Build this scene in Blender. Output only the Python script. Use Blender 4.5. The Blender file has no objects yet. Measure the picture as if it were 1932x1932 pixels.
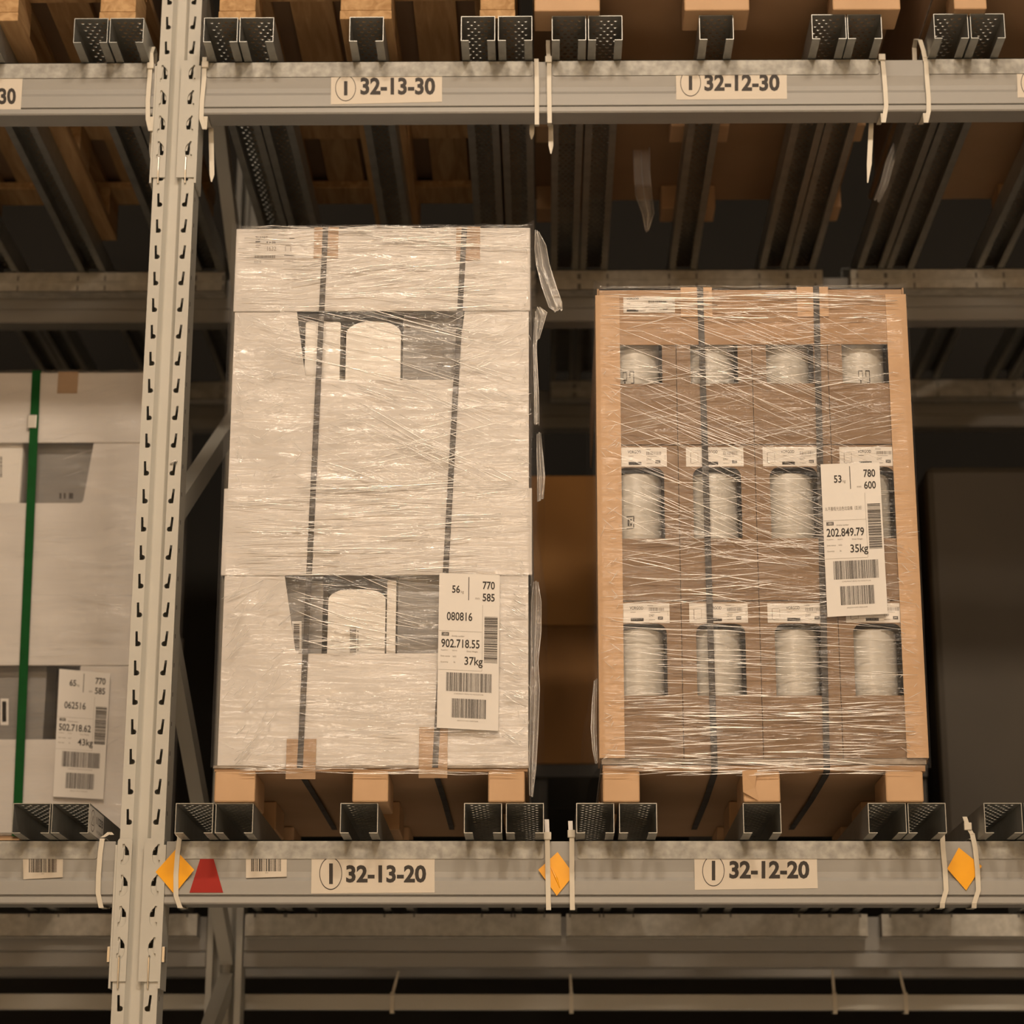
import bpy, math, random
from mathutils import Vector, Matrix
from mathutils.geometry import tessellate_polygon

# ------------------------------------------------------------------ camera, world, lamps, exposure
sc = bpy.context.scene
COL = sc.collection
F_PX, PITCH, YAW, ROLL = 4330.0, 0.28713, -0.01502, 0.00214
CAM = Vector((0.0, -4.15, 1.65))
_fw = Vector((math.sin(YAW)*math.cos(PITCH), math.cos(YAW)*math.cos(PITCH), math.sin(PITCH)))
_rt = Vector((math.cos(YAW), -math.sin(YAW), 0.0))
_up = _rt.cross(_fw)
_rt, _up = (math.cos(ROLL)*_rt + math.sin(ROLL)*_up), (-math.sin(ROLL)*_rt + math.cos(ROLL)*_up)
cd = bpy.data.cameras.new('camera')
cam = bpy.data.objects.new('camera', cd)
COL.objects.link(cam)
cam.matrix_world = Matrix(((_rt.x, _up.x, -_fw.x, CAM.x), (_rt.y, _up.y, -_fw.y, CAM.y), (_rt.z, _up.z, -_fw.z, CAM.z), (0, 0, 0, 1)))
cd.sensor_width = 36.0
cd.lens = F_PX/1932*36.0
cd.clip_end = 60
cd.dof.use_dof = True
cd.dof.focus_distance = 4.22
cd.dof.aperture_fstop = 3.4
sc.camera = cam

sc.view_settings.view_transform = 'Standard'
sc.view_settings.look = 'None'
sc.view_settings.gamma = 1.0
sc.view_settings.use_curve_mapping = False
sc.view_settings.exposure = 0.0

world = bpy.data.worlds.new('world')
sc.world = world
world.use_nodes = True
world.node_tree.nodes['Background'].inputs[0].default_value = (1.0, 0.62, 0.28, 1)
world.node_tree.nodes['Background'].inputs[1].default_value = 0.02

LAMP = (1.0, 0.795, 0.595)
def lamp(name, loc, target, sx, sy, power):
    l = bpy.data.lights.new(name, 'AREA')
    l.shape = 'RECTANGLE'; l.size = sx; l.size_y = sy; l.energy = power; l.color = LAMP
    o = bpy.data.objects.new(name, l); COL.objects.link(o)
    o.location = loc
    o.rotation_euler = (Vector(target)-Vector(loc)).to_track_quat('-Z', 'Y').to_euler()
    return o
lamp('aisle_lamp_near', (1.05, -5.0, 6.3), (0.2, 0.0, 2.9), 0.8, 0.3, 106)
lamp('aisle_lamp_next', (-0.75, -5.0, 6.3), (0.0, 0.0, 2.9), 0.8, 0.3, 106)
lamp('low_fill_light', (0.2, -6.5, 4.5), (0.2, 0.0, 2.8), 1.2, 0.4, 70)  # added low fill, softens the shadows of the high lamps
lamp('aisle_lamp_far', (-4.6, -4.4, 6.0), (-0.6, 0.0, 2.6), 0.9, 0.3, 6)
lamp('aisle_lamp_end', (5.0, -4.4, 6.0), (1.2, 0.0, 2.6), 0.9, 0.3, 40)
lamp('opposite_bounce_light', (0.2, -4.2, 6.6), (0.2, -7.4, 2.2), 3.0, 0.5, 320).data.spread = math.radians(90)  # added to light the opposite side, which bounces it onto the rack
lamp('floor_bounce_light', (0.2, -3.5, 6.8), (0.2, -3.5, 0.0), 3.0, 0.5, 60).data.spread = math.radians(40)  # added to light the floor alone, for bounce from below

def at(px, py, Y):
    """point of the plane at depth Y that the photograph shows at a pixel"""
    d = _fw + _rt*((px-966)/F_PX) + _up*((966-py)/F_PX)
    return CAM + d*((Y-CAM.y)/d.y)
def X(px, py, Y): return at(px, py, Y).x
def Z(px, py, Y): return at(px, py, Y).z

# ------------------------------------------------------------------ materials
def new_mat(name):
    m = bpy.data.materials.new(name); m.use_nodes = True
    return m, m.node_tree, m.node_tree.nodes['Principled BSDF']
def ramp(nt, a, b, p0=0.3, p1=0.7):
    r = nt.nodes.new('ShaderNodeValToRGB')
    r.color_ramp.elements[0].color = (*a, 1); r.color_ramp.elements[1].color = (*b, 1)
    r.color_ramp.elements[0].position = p0; r.color_ramp.elements[1].position = p1
    return r
def noise_mat(name, a, b, scale=8, rough=0.5, metal=0.0, stretch=(1, 1, 1), bump=0.0, detail=4, spec=0.5, bscale=None):
    m, nt, p = new_mat(name)
    tc = nt.nodes.new('ShaderNodeTexCoord'); mp = nt.nodes.new('ShaderNodeMapping')
    mp.inputs['Scale'].default_value = stretch
    n = nt.nodes.new('ShaderNodeTexNoise'); n.inputs['Scale'].default_value = scale; n.inputs['Detail'].default_value = detail
    nt.links.new(tc.outputs['Object'], mp.inputs[0]); nt.links.new(mp.outputs[0], n.inputs['Vector'])
    r = ramp(nt, a, b); nt.links.new(n.outputs[0], r.inputs[0]); nt.links.new(r.outputs[0], p.inputs['Base Color'])
    p.inputs['Roughness'].default_value = rough; p.inputs['Metallic'].default_value = metal
    p.inputs['Specular IOR Level'].default_value = spec
    if bump:
        bp = nt.nodes.new('ShaderNodeBump'); bp.inputs['Strength'].default_value = bump; bp.inputs['Distance'].default_value = 0.004
        src = n
        if bscale:
            src = nt.nodes.new('ShaderNodeTexNoise'); src.inputs['Scale'].default_value = bscale; src.inputs['Detail'].default_value = 3
            nt.links.new(mp.outputs[0], src.inputs['Vector'])
        nt.links.new(src.outputs[0], bp.inputs['Height']); nt.links.new(bp.outputs[0], p.inputs['Normal'])
    return m
def flat_mat(name, c, rough=0.5, metal=0.0, spec=0.5):
    m, nt, p = new_mat(name)
    p.inputs['Base Color'].default_value = (*c, 1); p.inputs['Roughness'].default_value = rough
    p.inputs['Metallic'].default_value = metal; p.inputs['Specular IOR Level'].default_value = spec
    return m
def wood_mat(name, a, b):
    m, nt, p = new_mat(name)
    tc = nt.nodes.new('ShaderNodeTexCoord'); mp = nt.nodes.new('ShaderNodeMapping')
    mp.inputs['Scale'].default_value = (14, 1.2, 14)
    n = nt.nodes.new('ShaderNodeTexNoise'); n.inputs['Scale'].default_value = 3.0; n.inputs['Detail'].default_value = 6; n.inputs['Distortion'].default_value = 1.2
    nt.links.new(tc.outputs['Object'], mp.inputs[0]); nt.links.new(mp.outputs[0], n.inputs['Vector'])
    r = ramp(nt, a, b, 0.32, 0.68); nt.links.new(n.outputs[0], r.inputs[0]); nt.links.new(r.outputs[0], p.inputs['Base Color'])
    p.inputs['Roughness'].default_value = 0.75
    bp = nt.nodes.new('ShaderNodeBump'); bp.inputs['Strength'].default_value = 0.4; bp.inputs['Distance'].default_value = 0.003
    nt.links.new(n.outputs[0], bp.inputs['Height']); nt.links.new(bp.outputs[0], p.inputs['Normal'])
    return m

M = {}
M['paint'] = noise_mat('grey_enamel', (0.465, 0.465, 0.43), (0.505, 0.505, 0.47), 5, 0.45, spec=0.35)
M['beam'] = noise_mat('grey_beam_enamel', (0.285, 0.285, 0.275), (0.335, 0.335, 0.322), 3, 0.46, stretch=(0.4, 3, 6), spec=0.45, bump=0.05)
M['galv'] = noise_mat('galvanised_sheet', (0.25, 0.25, 0.235), (0.43, 0.43, 0.405), 60, 0.62, 0.4, bump=0.12, detail=5)
M['galv_lit'] = noise_mat('lit_zinc_sheet', (0.42, 0.41, 0.37), (0.60, 0.585, 0.53), 45, 0.7, 0.0, bump=0.1, detail=5, spec=0.3)  # paler zinc: light reaching the rear rails is put into the colour
M['channel'] = noise_mat('galvanised_channel', (0.300, 0.307, 0.292), (0.375, 0.383, 0.367), 30, 0.4, 0.6)
M['tie'] = flat_mat('nylon', (0.60, 0.57, 0.49), 0.42)
M['tie_white'] = flat_mat('white_nylon', (0.72, 0.71, 0.70), 0.4)
M['wood'] = wood_mat('pallet_wood', (0.330, 0.188, 0.075), (0.525, 0.345, 0.173))
M['wood_dark'] = wood_mat('old_pallet_wood', (0.225, 0.128, 0.060), (0.360, 0.225, 0.112))
M['kraft'] = noise_mat('kraft_board', (0.330, 0.206, 0.112), (0.375, 0.240, 0.139), 6, 0.75, stretch=(1, 1, 6), bump=0.06, bscale=40)
M['kraft_light'] = noise_mat('kraft_paper', (0.47, 0.30, 0.165), (0.54, 0.355, 0.205), 9, 0.6, bump=0.05)
M['kraft_box'] = noise_mat('kraft_box_board', (0.20, 0.128, 0.076), (0.245, 0.160, 0.096), 5, 0.75, stretch=(1, 1, 5))
M['tape'] = noise_mat('brown_paper_tape', (0.315, 0.203, 0.112), (0.390, 0.255, 0.150), 10, 0.5)
M['white'] = noise_mat('white_board', (0.555, 0.540, 0.525), (0.615, 0.600, 0.585), 5, 0.55, stretch=(0.6, 1, 5), bump=0.12, bscale=7)
M['board_edge'] = noise_mat('board_edge', (0.225, 0.188, 0.150), (0.375, 0.323, 0.270), 60, 0.8)
M['tub'] = flat_mat('white_plastic', (0.69, 0.675, 0.645), 0.35)
M['bin'] = noise_mat('pale_grey_enamel', (0.47, 0.46, 0.425), (0.53, 0.52, 0.485), 3, 0.4)
M['grey_card'] = noise_mat('grey_card', (0.165, 0.161, 0.158), (0.225, 0.221, 0.214), 6, 0.5)
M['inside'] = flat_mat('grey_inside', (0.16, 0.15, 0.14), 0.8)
M['label'] = noise_mat('label_paper', (0.67, 0.655, 0.63), (0.72, 0.705, 0.68), 4, 0.5, bump=0.12, bscale=14)
M['cream'] = noise_mat('cream_label', (0.600, 0.555, 0.480), (0.630, 0.585, 0.510), 4, 0.55)
M['ink'] = flat_mat('black_ink', (0.022, 0.017, 0.014), 0.6)
M['grey_ink'] = flat_mat('grey_ink', (0.20, 0.18, 0.16), 0.6)
M['strap'] = noise_mat('dark_polyester', (0.040, 0.037, 0.036), (0.070, 0.066, 0.063), 40, 0.6, spec=0.2)
M['green'] = noise_mat('green_strap', (0.003, 0.060, 0.011), (0.004, 0.078, 0.015), 30, 0.6, spec=0.12)
M['steel'] = flat_mat('bright_steel', (0.6, 0.58, 0.53), 0.3, 1.0)
M['orange'] = flat_mat('orange_foil', (0.86, 0.40, 0.004), 0.3)
M['red'] = flat_mat('red_foil', (0.34, 0.022, 0.015), 0.6, spec=0.25)
M['dark_wrap'] = noise_mat('dark_wrap', (0.026, 0.020, 0.012), (0.046, 0.036, 0.022), 2, 0.6)
M['kraft_back'] = noise_mat('shaded_kraft', (0.34, 0.17, 0.05), (0.39, 0.20, 0.06), 3, 0.8)  # kraft with the dimness behind the loads put into its colour
M['kraft_dark'] = noise_mat('deep_shaded_kraft', (0.19, 0.088, 0.022), (0.23, 0.11, 0.028), 3, 0.8)  # darker copy for the lower back carton, shade in its colour
M['dark'] = flat_mat('dark_plastic', (0.03, 0.028, 0.025), 0.6)
M['concrete'] = noise_mat('concrete', (0.42, 0.40, 0.37), (0.52, 0.50, 0.46), 2, 0.6)
M['opposite'] = noise_mat('pale_stacked_goods', (0.52, 0.36, 0.19), (0.66, 0.50, 0.30), 1.2, 0.8)  # warm tint colours the light bounced back to the rack
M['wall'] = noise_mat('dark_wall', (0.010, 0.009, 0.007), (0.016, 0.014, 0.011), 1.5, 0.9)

def film_mat(name, haze, gloss, bump):
    m = bpy.data.materials.new(name); m.use_nodes = True
    nt = m.node_tree; nt.nodes.clear()
    out = nt.nodes.new('ShaderNodeOutputMaterial')
    tr = nt.nodes.new('ShaderNodeBsdfTransparent'); tr.inputs[0].default_value = (0.985, 0.98, 0.975, 1)
    gl = nt.nodes.new('ShaderNodeBsdfGlossy'); gl.inputs['Roughness'].default_value = 0.16; gl.inputs[0].default_value = (1, 1, 1, 1)
    df = nt.nodes.new('ShaderNodeBsdfDiffuse'); df.inputs[0].default_value = (0.85, 0.85, 0.85, 1)
    tc = nt.nodes.new('ShaderNodeTexCoord'); mp = nt.nodes.new('ShaderNodeMapping'); mp.inputs['Scale'].default_value = (2.2, 6, 26)
    n = nt.nodes.new('ShaderNodeTexNoise'); n.inputs['Scale'].default_value = 2.6; n.inputs['Detail'].default_value = 5; n.inputs['Distortion'].default_value = 0.5
    bp = nt.nodes.new('ShaderNodeBump'); bp.inputs['Strength'].default_value = bump; bp.inputs['Distance'].default_value = 0.01
    nt.links.new(tc.outputs['Object'], mp.inputs[0]); nt.links.new(mp.outputs[0], n.inputs['Vector'])
    nt.links.new(n.outputs[0], bp.inputs['Height']); nt.links.new(bp.outputs[0], gl.inputs['Normal'])
    m1 = nt.nodes.new('ShaderNodeMixShader'); m1.inputs[0].default_value = haze
    m2 = nt.nodes.new('ShaderNodeMixShader'); m2.inputs[0].default_value = gloss
    nt.links.new(tr.outputs[0], m1.inputs[1]); nt.links.new(df.outputs[0], m1.inputs[2])
    nt.links.new(m1.outputs[0], m2.inputs[1]); nt.links.new(gl.outputs[0], m2.inputs[2])
    nt.links.new(m2.outputs[0], out.inputs[0])
    return m
M['film'] = film_mat('stretch_film', 0.03, 0.043, 0.9)
M['film_taut'] = film_mat('taut_stretch_film', 0.022, 0.021, 0.85)
M['film_loose'] = film_mat('loose_stretch_film', 0.24, 0.10, 1.0)
def crease_mat():
    m = bpy.data.materials.new('film_crease'); m.use_nodes = True
    nt = m.node_tree; nt.nodes.clear(); N = nt.nodes.new; L = nt.links.new
    out = N('ShaderNodeOutputMaterial')
    d = N('ShaderNodeBsdfDiffuse'); d.inputs[0].default_value = (0.95, 0.94, 0.92, 1)
    t = N('ShaderNodeBsdfTranslucent'); t.inputs[0].default_value = (0.95, 0.94, 0.92, 1)
    g = N('ShaderNodeBsdfGlossy'); g.inputs[0].default_value = (1, 1, 1, 1); g.inputs['Roughness'].default_value = 0.21
    tr = N('ShaderNodeBsdfTransparent')
    a, b, c = N('ShaderNodeMixShader'), N('ShaderNodeMixShader'), N('ShaderNodeMixShader')
    a.inputs[0].default_value = 0.35; L(d.outputs[0], a.inputs[1]); L(t.outputs[0], a.inputs[2])
    b.inputs[0].default_value = 0.36; L(a.outputs[0], b.inputs[1]); L(g.outputs[0], b.inputs[2])
    c.inputs[0].default_value = 0.25; L(b.outputs[0], c.inputs[1]); L(tr.outputs[0], c.inputs[2])
    L(c.outputs[0], out.inputs[0])
    return m
M['crease'] = crease_mat()

# ------------------------------------------------------------------ mesh helpers
class MB:
    def __init__(s): s.v, s.f, s.m, s.mats = [], [], [], []
    def mi(s, mat):
        if mat not in s.mats: s.mats.append(mat)
        return s.mats.index(mat)
    def add(s, verts, faces, mat):
        o = len(s.v); k = s.mi(mat)
        s.v += [tuple(p) for p in verts]
        for f in faces: s.f.append([i+o for i in f]); s.m.append(k)
        return s
    def box(s, x0, x1, y0, y1, z0, z1, mat):
        v = [(x, y, z) for x in (x0, x1) for y in (y0, y1) for z in (z0, z1)]
        return s.add(v, [(0, 1, 3, 2), (4, 6, 7, 5), (0, 4, 5, 1), (2, 3, 7, 6), (0, 2, 6, 4), (1, 5, 7, 3)], mat)
    def prism(s, poly, holes, t, mapf, mat):
        """closed polygon with holes in a plane (u,v), given a thickness t along w; mapf(u,v,w) -> point"""
        loops = [poly]+list(holes)
        flat = [p for l in loops for p in l]
        tris = tessellate_polygon([[Vector((p[0], p[1], 0)) for p in l] for l in loops])
        n = len(flat)
        v = [mapf(p[0], p[1], 0.0) for p in flat]+[mapf(p[0], p[1], t) for p in flat]
        f = [tuple(x) for x in tris]+[(a+n, c+n, b+n) for a, b, c in tris]
        k = 0
        for l in loops:
            m = len(l)
            for i in range(m):
                j = (i+1) % m
                f.append((k+i, k+j, k+j+n, k+i+n))
            k += m
        return s.add(v, f, mat)
    def plate(s, poly, holes, y, t, mat):           # faces the aisle
        return s.prism(poly, holes, t, lambda u, v, w: (u, y+w, v), mat)
    def extr_x(s, prof, x0, x1, mat):               # profile of (y,z) run along X
        return s.prism(prof, [], x1-x0, lambda u, v, w: (x0+w, u, v), mat)
    def extr_y(s, prof, y0, y1, mat):               # profile of (x,z) run along Y
        return s.prism(prof, [], y1-y0, lambda u, v, w: (u, y0+w, v), mat)
    def extr_z(s, prof, z0, z1, mat):
        return s.prism(prof, [], z1-z0, lambda u, v, w: (u, v, z0+w), mat)
    def quad(s, a, b, c, d, mat): return s.add([a, b, c, d], [(0, 1, 2, 3)], mat)
    def tube(s, pts, radii, mat, n=5):
        pts = [Vector(p) for p in pts]
        rings = []
        for i, p in enumerate(pts):
            d = (pts[min(i+1, len(pts)-1)]-pts[max(i-1, 0)])
            d = d.normalized() if d.length > 1e-9 else Vector((1, 0, 0))
            a = d.cross(Vector((0, 1, 0)))
            if a.length < 1e-3: a = d.cross(Vector((1, 0, 0)))
            a.normalize(); b = d.cross(a)
            r = radii[i] if isinstance(radii, (list, tuple)) else radii
            rings.append([p+a*(math.cos(2*math.pi*k/n)*r)+b*(math.sin(2*math.pi*k/n)*r) for k in range(n)])
        v = [q for r in rings for q in r]; f = []
        for i in range(len(rings)-1):
            for k in range(n):
                f.append((i*n+k, i*n+(k+1) % n, (i+1)*n+(k+1) % n, (i+1)*n+k))
        f.append(tuple(range(n))); f.append(tuple(range((len(rings)-1)*n, len(rings)*n)))
        return s.add(v, f, mat)
    def beam_between(s, p, q, w, h, mat, up=(1, 0, 0)):
        """rectangular bar from p to q; w across `up`, h along it"""
        p, q = Vector(p), Vector(q); d = (q-p).normalized(); u = Vector(up); u = (u-d*u.dot(d)).normalized(); r = d.cross(u)
        v = [b+r*(sx*w/2)+u*(sy*h/2) for b in (p, q) for sx, sy in ((-1, -1), (1, -1), (1, 1), (-1, 1))]
        return s.add(v, [(0, 1, 2, 3), (4, 7, 6, 5), (0, 4, 5, 1), (1, 5, 6, 2), (2, 6, 7, 3), (3, 7, 4, 0)], mat)
    def ribbon(s, pts, w, t, mat, axis=(1, 0, 0)):
        """flat band that follows pts, w wide along axis, t thick"""
        pts = [Vector(p) for p in pts]; ax = Vector(axis).normalized(); v = []; f = []
        for i, p in enumerate(pts):
            d = pts[min(i+1, len(pts)-1)]-pts[max(i-1, 0)]
            nrm = d.cross(ax); nrm = nrm.normalized() if nrm.length > 1e-9 else Vector((0, 1, 0))
            ww = w[i] if isinstance(w, (list, tuple)) else w
            for sx, st in ((-1, -1), (1, -1), (1, 1), (-1, 1)): v.append(p+ax*(sx*ww/2)+nrm*(st*t/2))
        for i in range(len(pts)-1):
            for k in range(4): f.append((i*4+k, i*4+(k+1) % 4, i*4+4+(k+1) % 4, i*4+4+k))
        n = len(pts)*4
        f.append((0, 1, 2, 3)); f.append((n-4, n-3, n-2, n-1))
        return s.add(v, f, mat)
    def build(s, name, parent=None, smooth=False, bevel=0.0, origin=None):
        me = bpy.data.meshes.new(name)
        off = Vector(origin) if origin else Vector((0, 0, 0))
        me.from_pydata([tuple(Vector(p)-off) for p in s.v], [], s.f)
        for m in s.mats: me.materials.append(M[m])
        me.polygons.foreach_set('material_index', s.m)
        me.validate(); me.update()
        import bmesh
        bm = bmesh.new(); bm.from_mesh(me); bmesh.ops.recalc_face_normals(bm, faces=bm.faces); bm.to_mesh(me); bm.free()
        if smooth:
            for p in me.polygons: p.use_smooth = True
        o = bpy.data.objects.new(name, me); COL.objects.link(o)
        o.location = off
        if parent is not None: put(o, parent)
        if bevel:
            b = o.modifiers.new('edge', 'BEVEL'); b.width = bevel; b.segments = 2; b.limit_method = 'ANGLE'; b.angle_limit = math.radians(50)
        return o
def put(o, parent):
    """parent without moving: parents here are only translated"""
    o.parent = parent
    o.location = Vector(o.location)-world_loc(parent)
def world_loc(o):
    p = Vector(o.location)
    while o.parent is not None: o = o.parent; p = p+Vector(o.location)
    return p
def tag(o, label, cat, group=None, kind=None):
    o['label'] = label; o['category'] = cat
    if group: o['group'] = group
    if kind: o['kind'] = kind
    return o
def thing(name, loc, label, cat, group=None, kind=None):
    o = bpy.data.objects.new(name, None); COL.objects.link(o)
    o.location = loc; o.empty_display_size = 0.05
    return tag(o, label, cat, group, kind)
def copy_tree(o, parent=None):
    c = o.copy(); COL.objects.link(c)
    if parent is not None: c.parent = parent
    for ch in list(o.children): copy_tree(ch, c)
    return c

# lettering: outlines of the built-in font, fitted to a box
_txt = {}
def glyphs(s, bold=0.0):
    k = (s, bold)
    if k in _txt: return _txt[k]
    cu = bpy.data.curves.new('lettering', 'FONT'); cu.body = s; cu.size = 1.0; cu.offset = bold; cu.resolution_u = 3; cu.fill_mode = 'FRONT'
    ob = bpy.data.objects.new('lettering', cu); COL.objects.link(ob)
    dg = bpy.context.evaluated_depsgraph_get()
    me = bpy.data.meshes.new_from_object(ob.evaluated_get(dg))
    v = [(p.co.x, p.co.y) for p in me.vertices]; f = [tuple(p.vertices) for p in me.polygons]
    bpy.data.objects.remove(ob); bpy.data.curves.remove(cu); bpy.data.meshes.remove(me)
    x0 = min(p[0] for p in v); x1 = max(p[0] for p in v); y0 = min(p[1] for p in v); y1 = max(p[1] for p in v)
    v = [((p[0]-x0)/(x1-x0), (p[1]-y0)/(y1-y0)) for p in v]
    _txt[k] = (v, f)
    return _txt[k]
def bars(seed, n):
    r = random.Random(seed); out = []; x = 0
    while len(out) < n:
        w = r.choice((1, 1, 2, 3)); out.append((x, x+w)); x += w+r.choice((1, 1, 2, 2))
    t = out[-1][1]
    return [(a/t, b/t) for a, b in out]
class Print:
    """ink on a sheet; coordinates u to the side and v down, both 0..1, mapped by mapf(u, v)"""
    def __init__(s, mapf): s.mb = MB(); s.map = mapf
    def text(s, t, u0, u1, v0, v1, bold=0.0, mat='ink'):
        v, f = glyphs(t, bold)
        s.mb.add([s.map(u0+(u1-u0)*x, v1-(v1-v0)*y) for x, y in v], f, mat)
    def rect(s, u0, u1, v0, v1, mat='ink'):
        s.mb.add([s.map(u0, v0), s.map(u1, v0), s.map(u1, v1), s.map(u0, v1)], [(0, 1, 2, 3)], mat)
    def code(s, seed, n, u0, u1, v0, v1, across=True, mat='ink'):
        for a, b in bars(seed, n):
            if across: s.rect(u0+(u1-u0)*a, u0+(u1-u0)*b, v0, v1, mat)
            else: s.rect(u0, u1, v0+(v1-v0)*a, v0+(v1-v0)*b, mat)
    def ring(s, u, v, ru, rv, w, mat='ink', n=40, top=-9):
        p = []; f = []
        for k in range(n):
            c, q = math.cos(2*math.pi*k/n), math.sin(2*math.pi*k/n)
            p.append(s.map(u+ru*c, max(top, v+rv*q))); p.append(s.map(u+ru*(1-w)*c, max(top, v+rv*(1-w)*q)))
        for k in range(n):
            a, b = 2*k, 2*((k+1) % n)
            f.append((a, b, b+1, a+1))
        s.mb.add(p, f, mat)
    def build(s, name, parent): return s.mb.build(name, parent)
def sheet_map(c, y):
    """bilinear map over four (x,z) corners: top-left, top-right, bottom-left, bottom-right"""
    tl, tr, bl, br = c
    def f(u, v):
        ax, az = tl[0]+(tr[0]-tl[0])*u, tl[1]+(tr[1]-tl[1])*u
        bx, bz = bl[0]+(br[0]-bl[0])*u, bl[1]+(br[1]-bl[1])*u
        return (ax+(bx-ax)*v, y, az+(bz-az)*v)
    return f
def sheet(name, c, y, mat, label, cat, group=None, t=0.0004, parent=None):
    tl, tr, bl, br = c
    mb = MB(); mb.plate([tl, tr, br, bl], [], y, t, mat)
    o = mb.build(name, parent, origin=(bl[0], y, bl[1]))
    if label: tag(o, label, cat, group)
    return o

# ------------------------------------------------------------------ the hall
ZU, ZL = 3.8165, 2.2560            # top of the tray rails on the two levels
CH = 0.0535                        # height of a channel
mb = MB(); mb.box(-9, 9, -7, 5, -0.1, 0, 'concrete'); o = mb.build('floor'); o['kind'] = 'structure'
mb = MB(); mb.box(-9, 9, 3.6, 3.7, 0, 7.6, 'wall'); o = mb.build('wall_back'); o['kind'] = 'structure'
mb = MB(); mb.box(-7, 7, -7.6, -7.4, 0, 6.0, 'opposite'); o = mb.build('opposite_rack_bounce'); o['kind'] = 'structure'  # unseen stand-in for the opposite rack, added to bounce light
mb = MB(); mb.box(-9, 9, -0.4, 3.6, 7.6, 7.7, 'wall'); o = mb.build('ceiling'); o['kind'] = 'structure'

# ------------------------------------------------------------------ upright frame
UX0, UX1 = -0.7725, -0.6915
def slot(cx, cz, side):
    """key-shaped slot: narrow above, round bulb below towards the middle (side=+1: middle lies to +x)"""
    p = [(-0.0024, 0.0275), (0.0020, 0.0278), (0.0028, 0.0085)]
    for k in range(7):
        a = math.radians(95-k*32)
        p.append((0.0034+0.0049*math.cos(a), 0.0038+0.0049*math.sin(a)))
    p += [(-0.0018, -0.0008)]
    lean = 0.0011 if side < 0 else -0.0004
    q = [(cx+side*(u+0.0004)+(v-0.012)*0.06*(1 if side < 0 else -0.3), cz+v) for u, v in p]
    return q if side > 0 else q[::-1]
def post(front_y, dirn, slots=True, z1=5.3):
    """one post of the frame; front_y: the face, dirn: +1 when the body runs to +Y"""
    mb = MB()
    a, b = UX0, UX1; fl = 0.0225; t = 0.0022
    def flange(x0, x1, side):
        cx = (x0+x1)/2
        zs = []
        if slots:
            z = 3.1720
            while z > 1.66: z -= 0.0554
            z += 0.0554
            while z < 4.25: zs.append(z); z += 0.0554
        cells = [1.6]+[z-0.0138 for z in zs[1:]]+[4.3] if zs else [1.6, 4.3]
        mb.box(x0, x1, front_y, front_y+t*dirn, 0.0, 1.6, 'paint') ; mb.box(x0, x1, front_y, front_y+t*dirn, 4.3, z1, 'paint')
        for i in range(len(cells)-1):
            h = [slot(cx+(0.0005*side), zs[i], side)] if zs else []
            mb.prism([(x0, cells[i]), (x1, cells[i]), (x1, cells[i+1]), (x0, cells[i+1])], h, t*dirn, lambda u, v, w: (u, front_y+w, v), 'paint')
    flange(a, a+fl, 1); flange(b-fl-0.002, b, -1)
    d = dirn
    L, R = a+fl, b-fl-0.002
    prof = [(L, 0), (L+0.007, 0.011), (L+0.009, 0.0125), (R-0.009, 0.0125), (R-0.007, 0.011), (R, 0), (R, 0.0022), (R-0.006, 0.0120), (R-0.009, 0.015), (L+0.009, 0.015), (L+0.006, 0.0120), (L, 0.0022)]
    mb.extr_z([(x, front_y+y*d) for x, y in prof], 0, z1, 'paint')
    lp = 0.034 if slots else 0.014
    for x0, x1 in ((a+0.0022, a+lp), (b-lp, b-0.0022)):
        mb.box(x0, x1, front_y+0.0638*d, front_y+0.066*d, 0, z1, 'paint')
    for x0 in (a, b-0.0022):
        mb.box(x0, x0+0.0022, front_y+0.0022*d, front_y+0.066*d, 0, z1, 'paint')
    return mb
def brace(p, q):
    mb = MB()
    mb.beam_between(p, q, 0.046, 0.0022, 'paint', (1, 0, 0))
    P, Q = Vector(p), Vector(q); d = (Q-P).normalized(); r = d.cross(Vector((1, 0, 0)))
    for s in (-1, 1):
        off = r*(0.022*s)+Vector((-0.014, 0, 0))
        mb.beam_between(P+off, Q+off, 0.0022, 0.028, 'paint', (1, 0, 0))
    return mb
fr = thing('rack_upright_frame', (UX0, 0, 0), 'pale grey slotted upright post with diagonal bracing running back between the two bays', 'rack upright')
mb = post(0.0, 1)
for k in range(46):                                    # small holes down the inner cheek of the post
    z = 1.75+k*0.0554
    mb.box(UX1-0.0001, UX1+0.0003, 0.017, 0.021, z, z+0.008, 'ink')
mb.build('front_post', fr)
post(1.20, -1, slots=False).build('rear_post', fr)
XB = UX1-0.022
brace((XB, 0.05, 2.86), (XB, 1.15, 3.50)).build('diagonal_brace', fr)
brace((XB, 0.05, 2.74), (XB, 1.15, 2.16)).build('diagonal_brace', fr)
brace((XB, 1.15, 2.10), (XB, 0.05, 1.55)).build('diagonal_brace', fr)
brace((XB, 1.15, 3.58), (XB, 0.05, 4.20)).build('diagonal_brace', fr)

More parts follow.
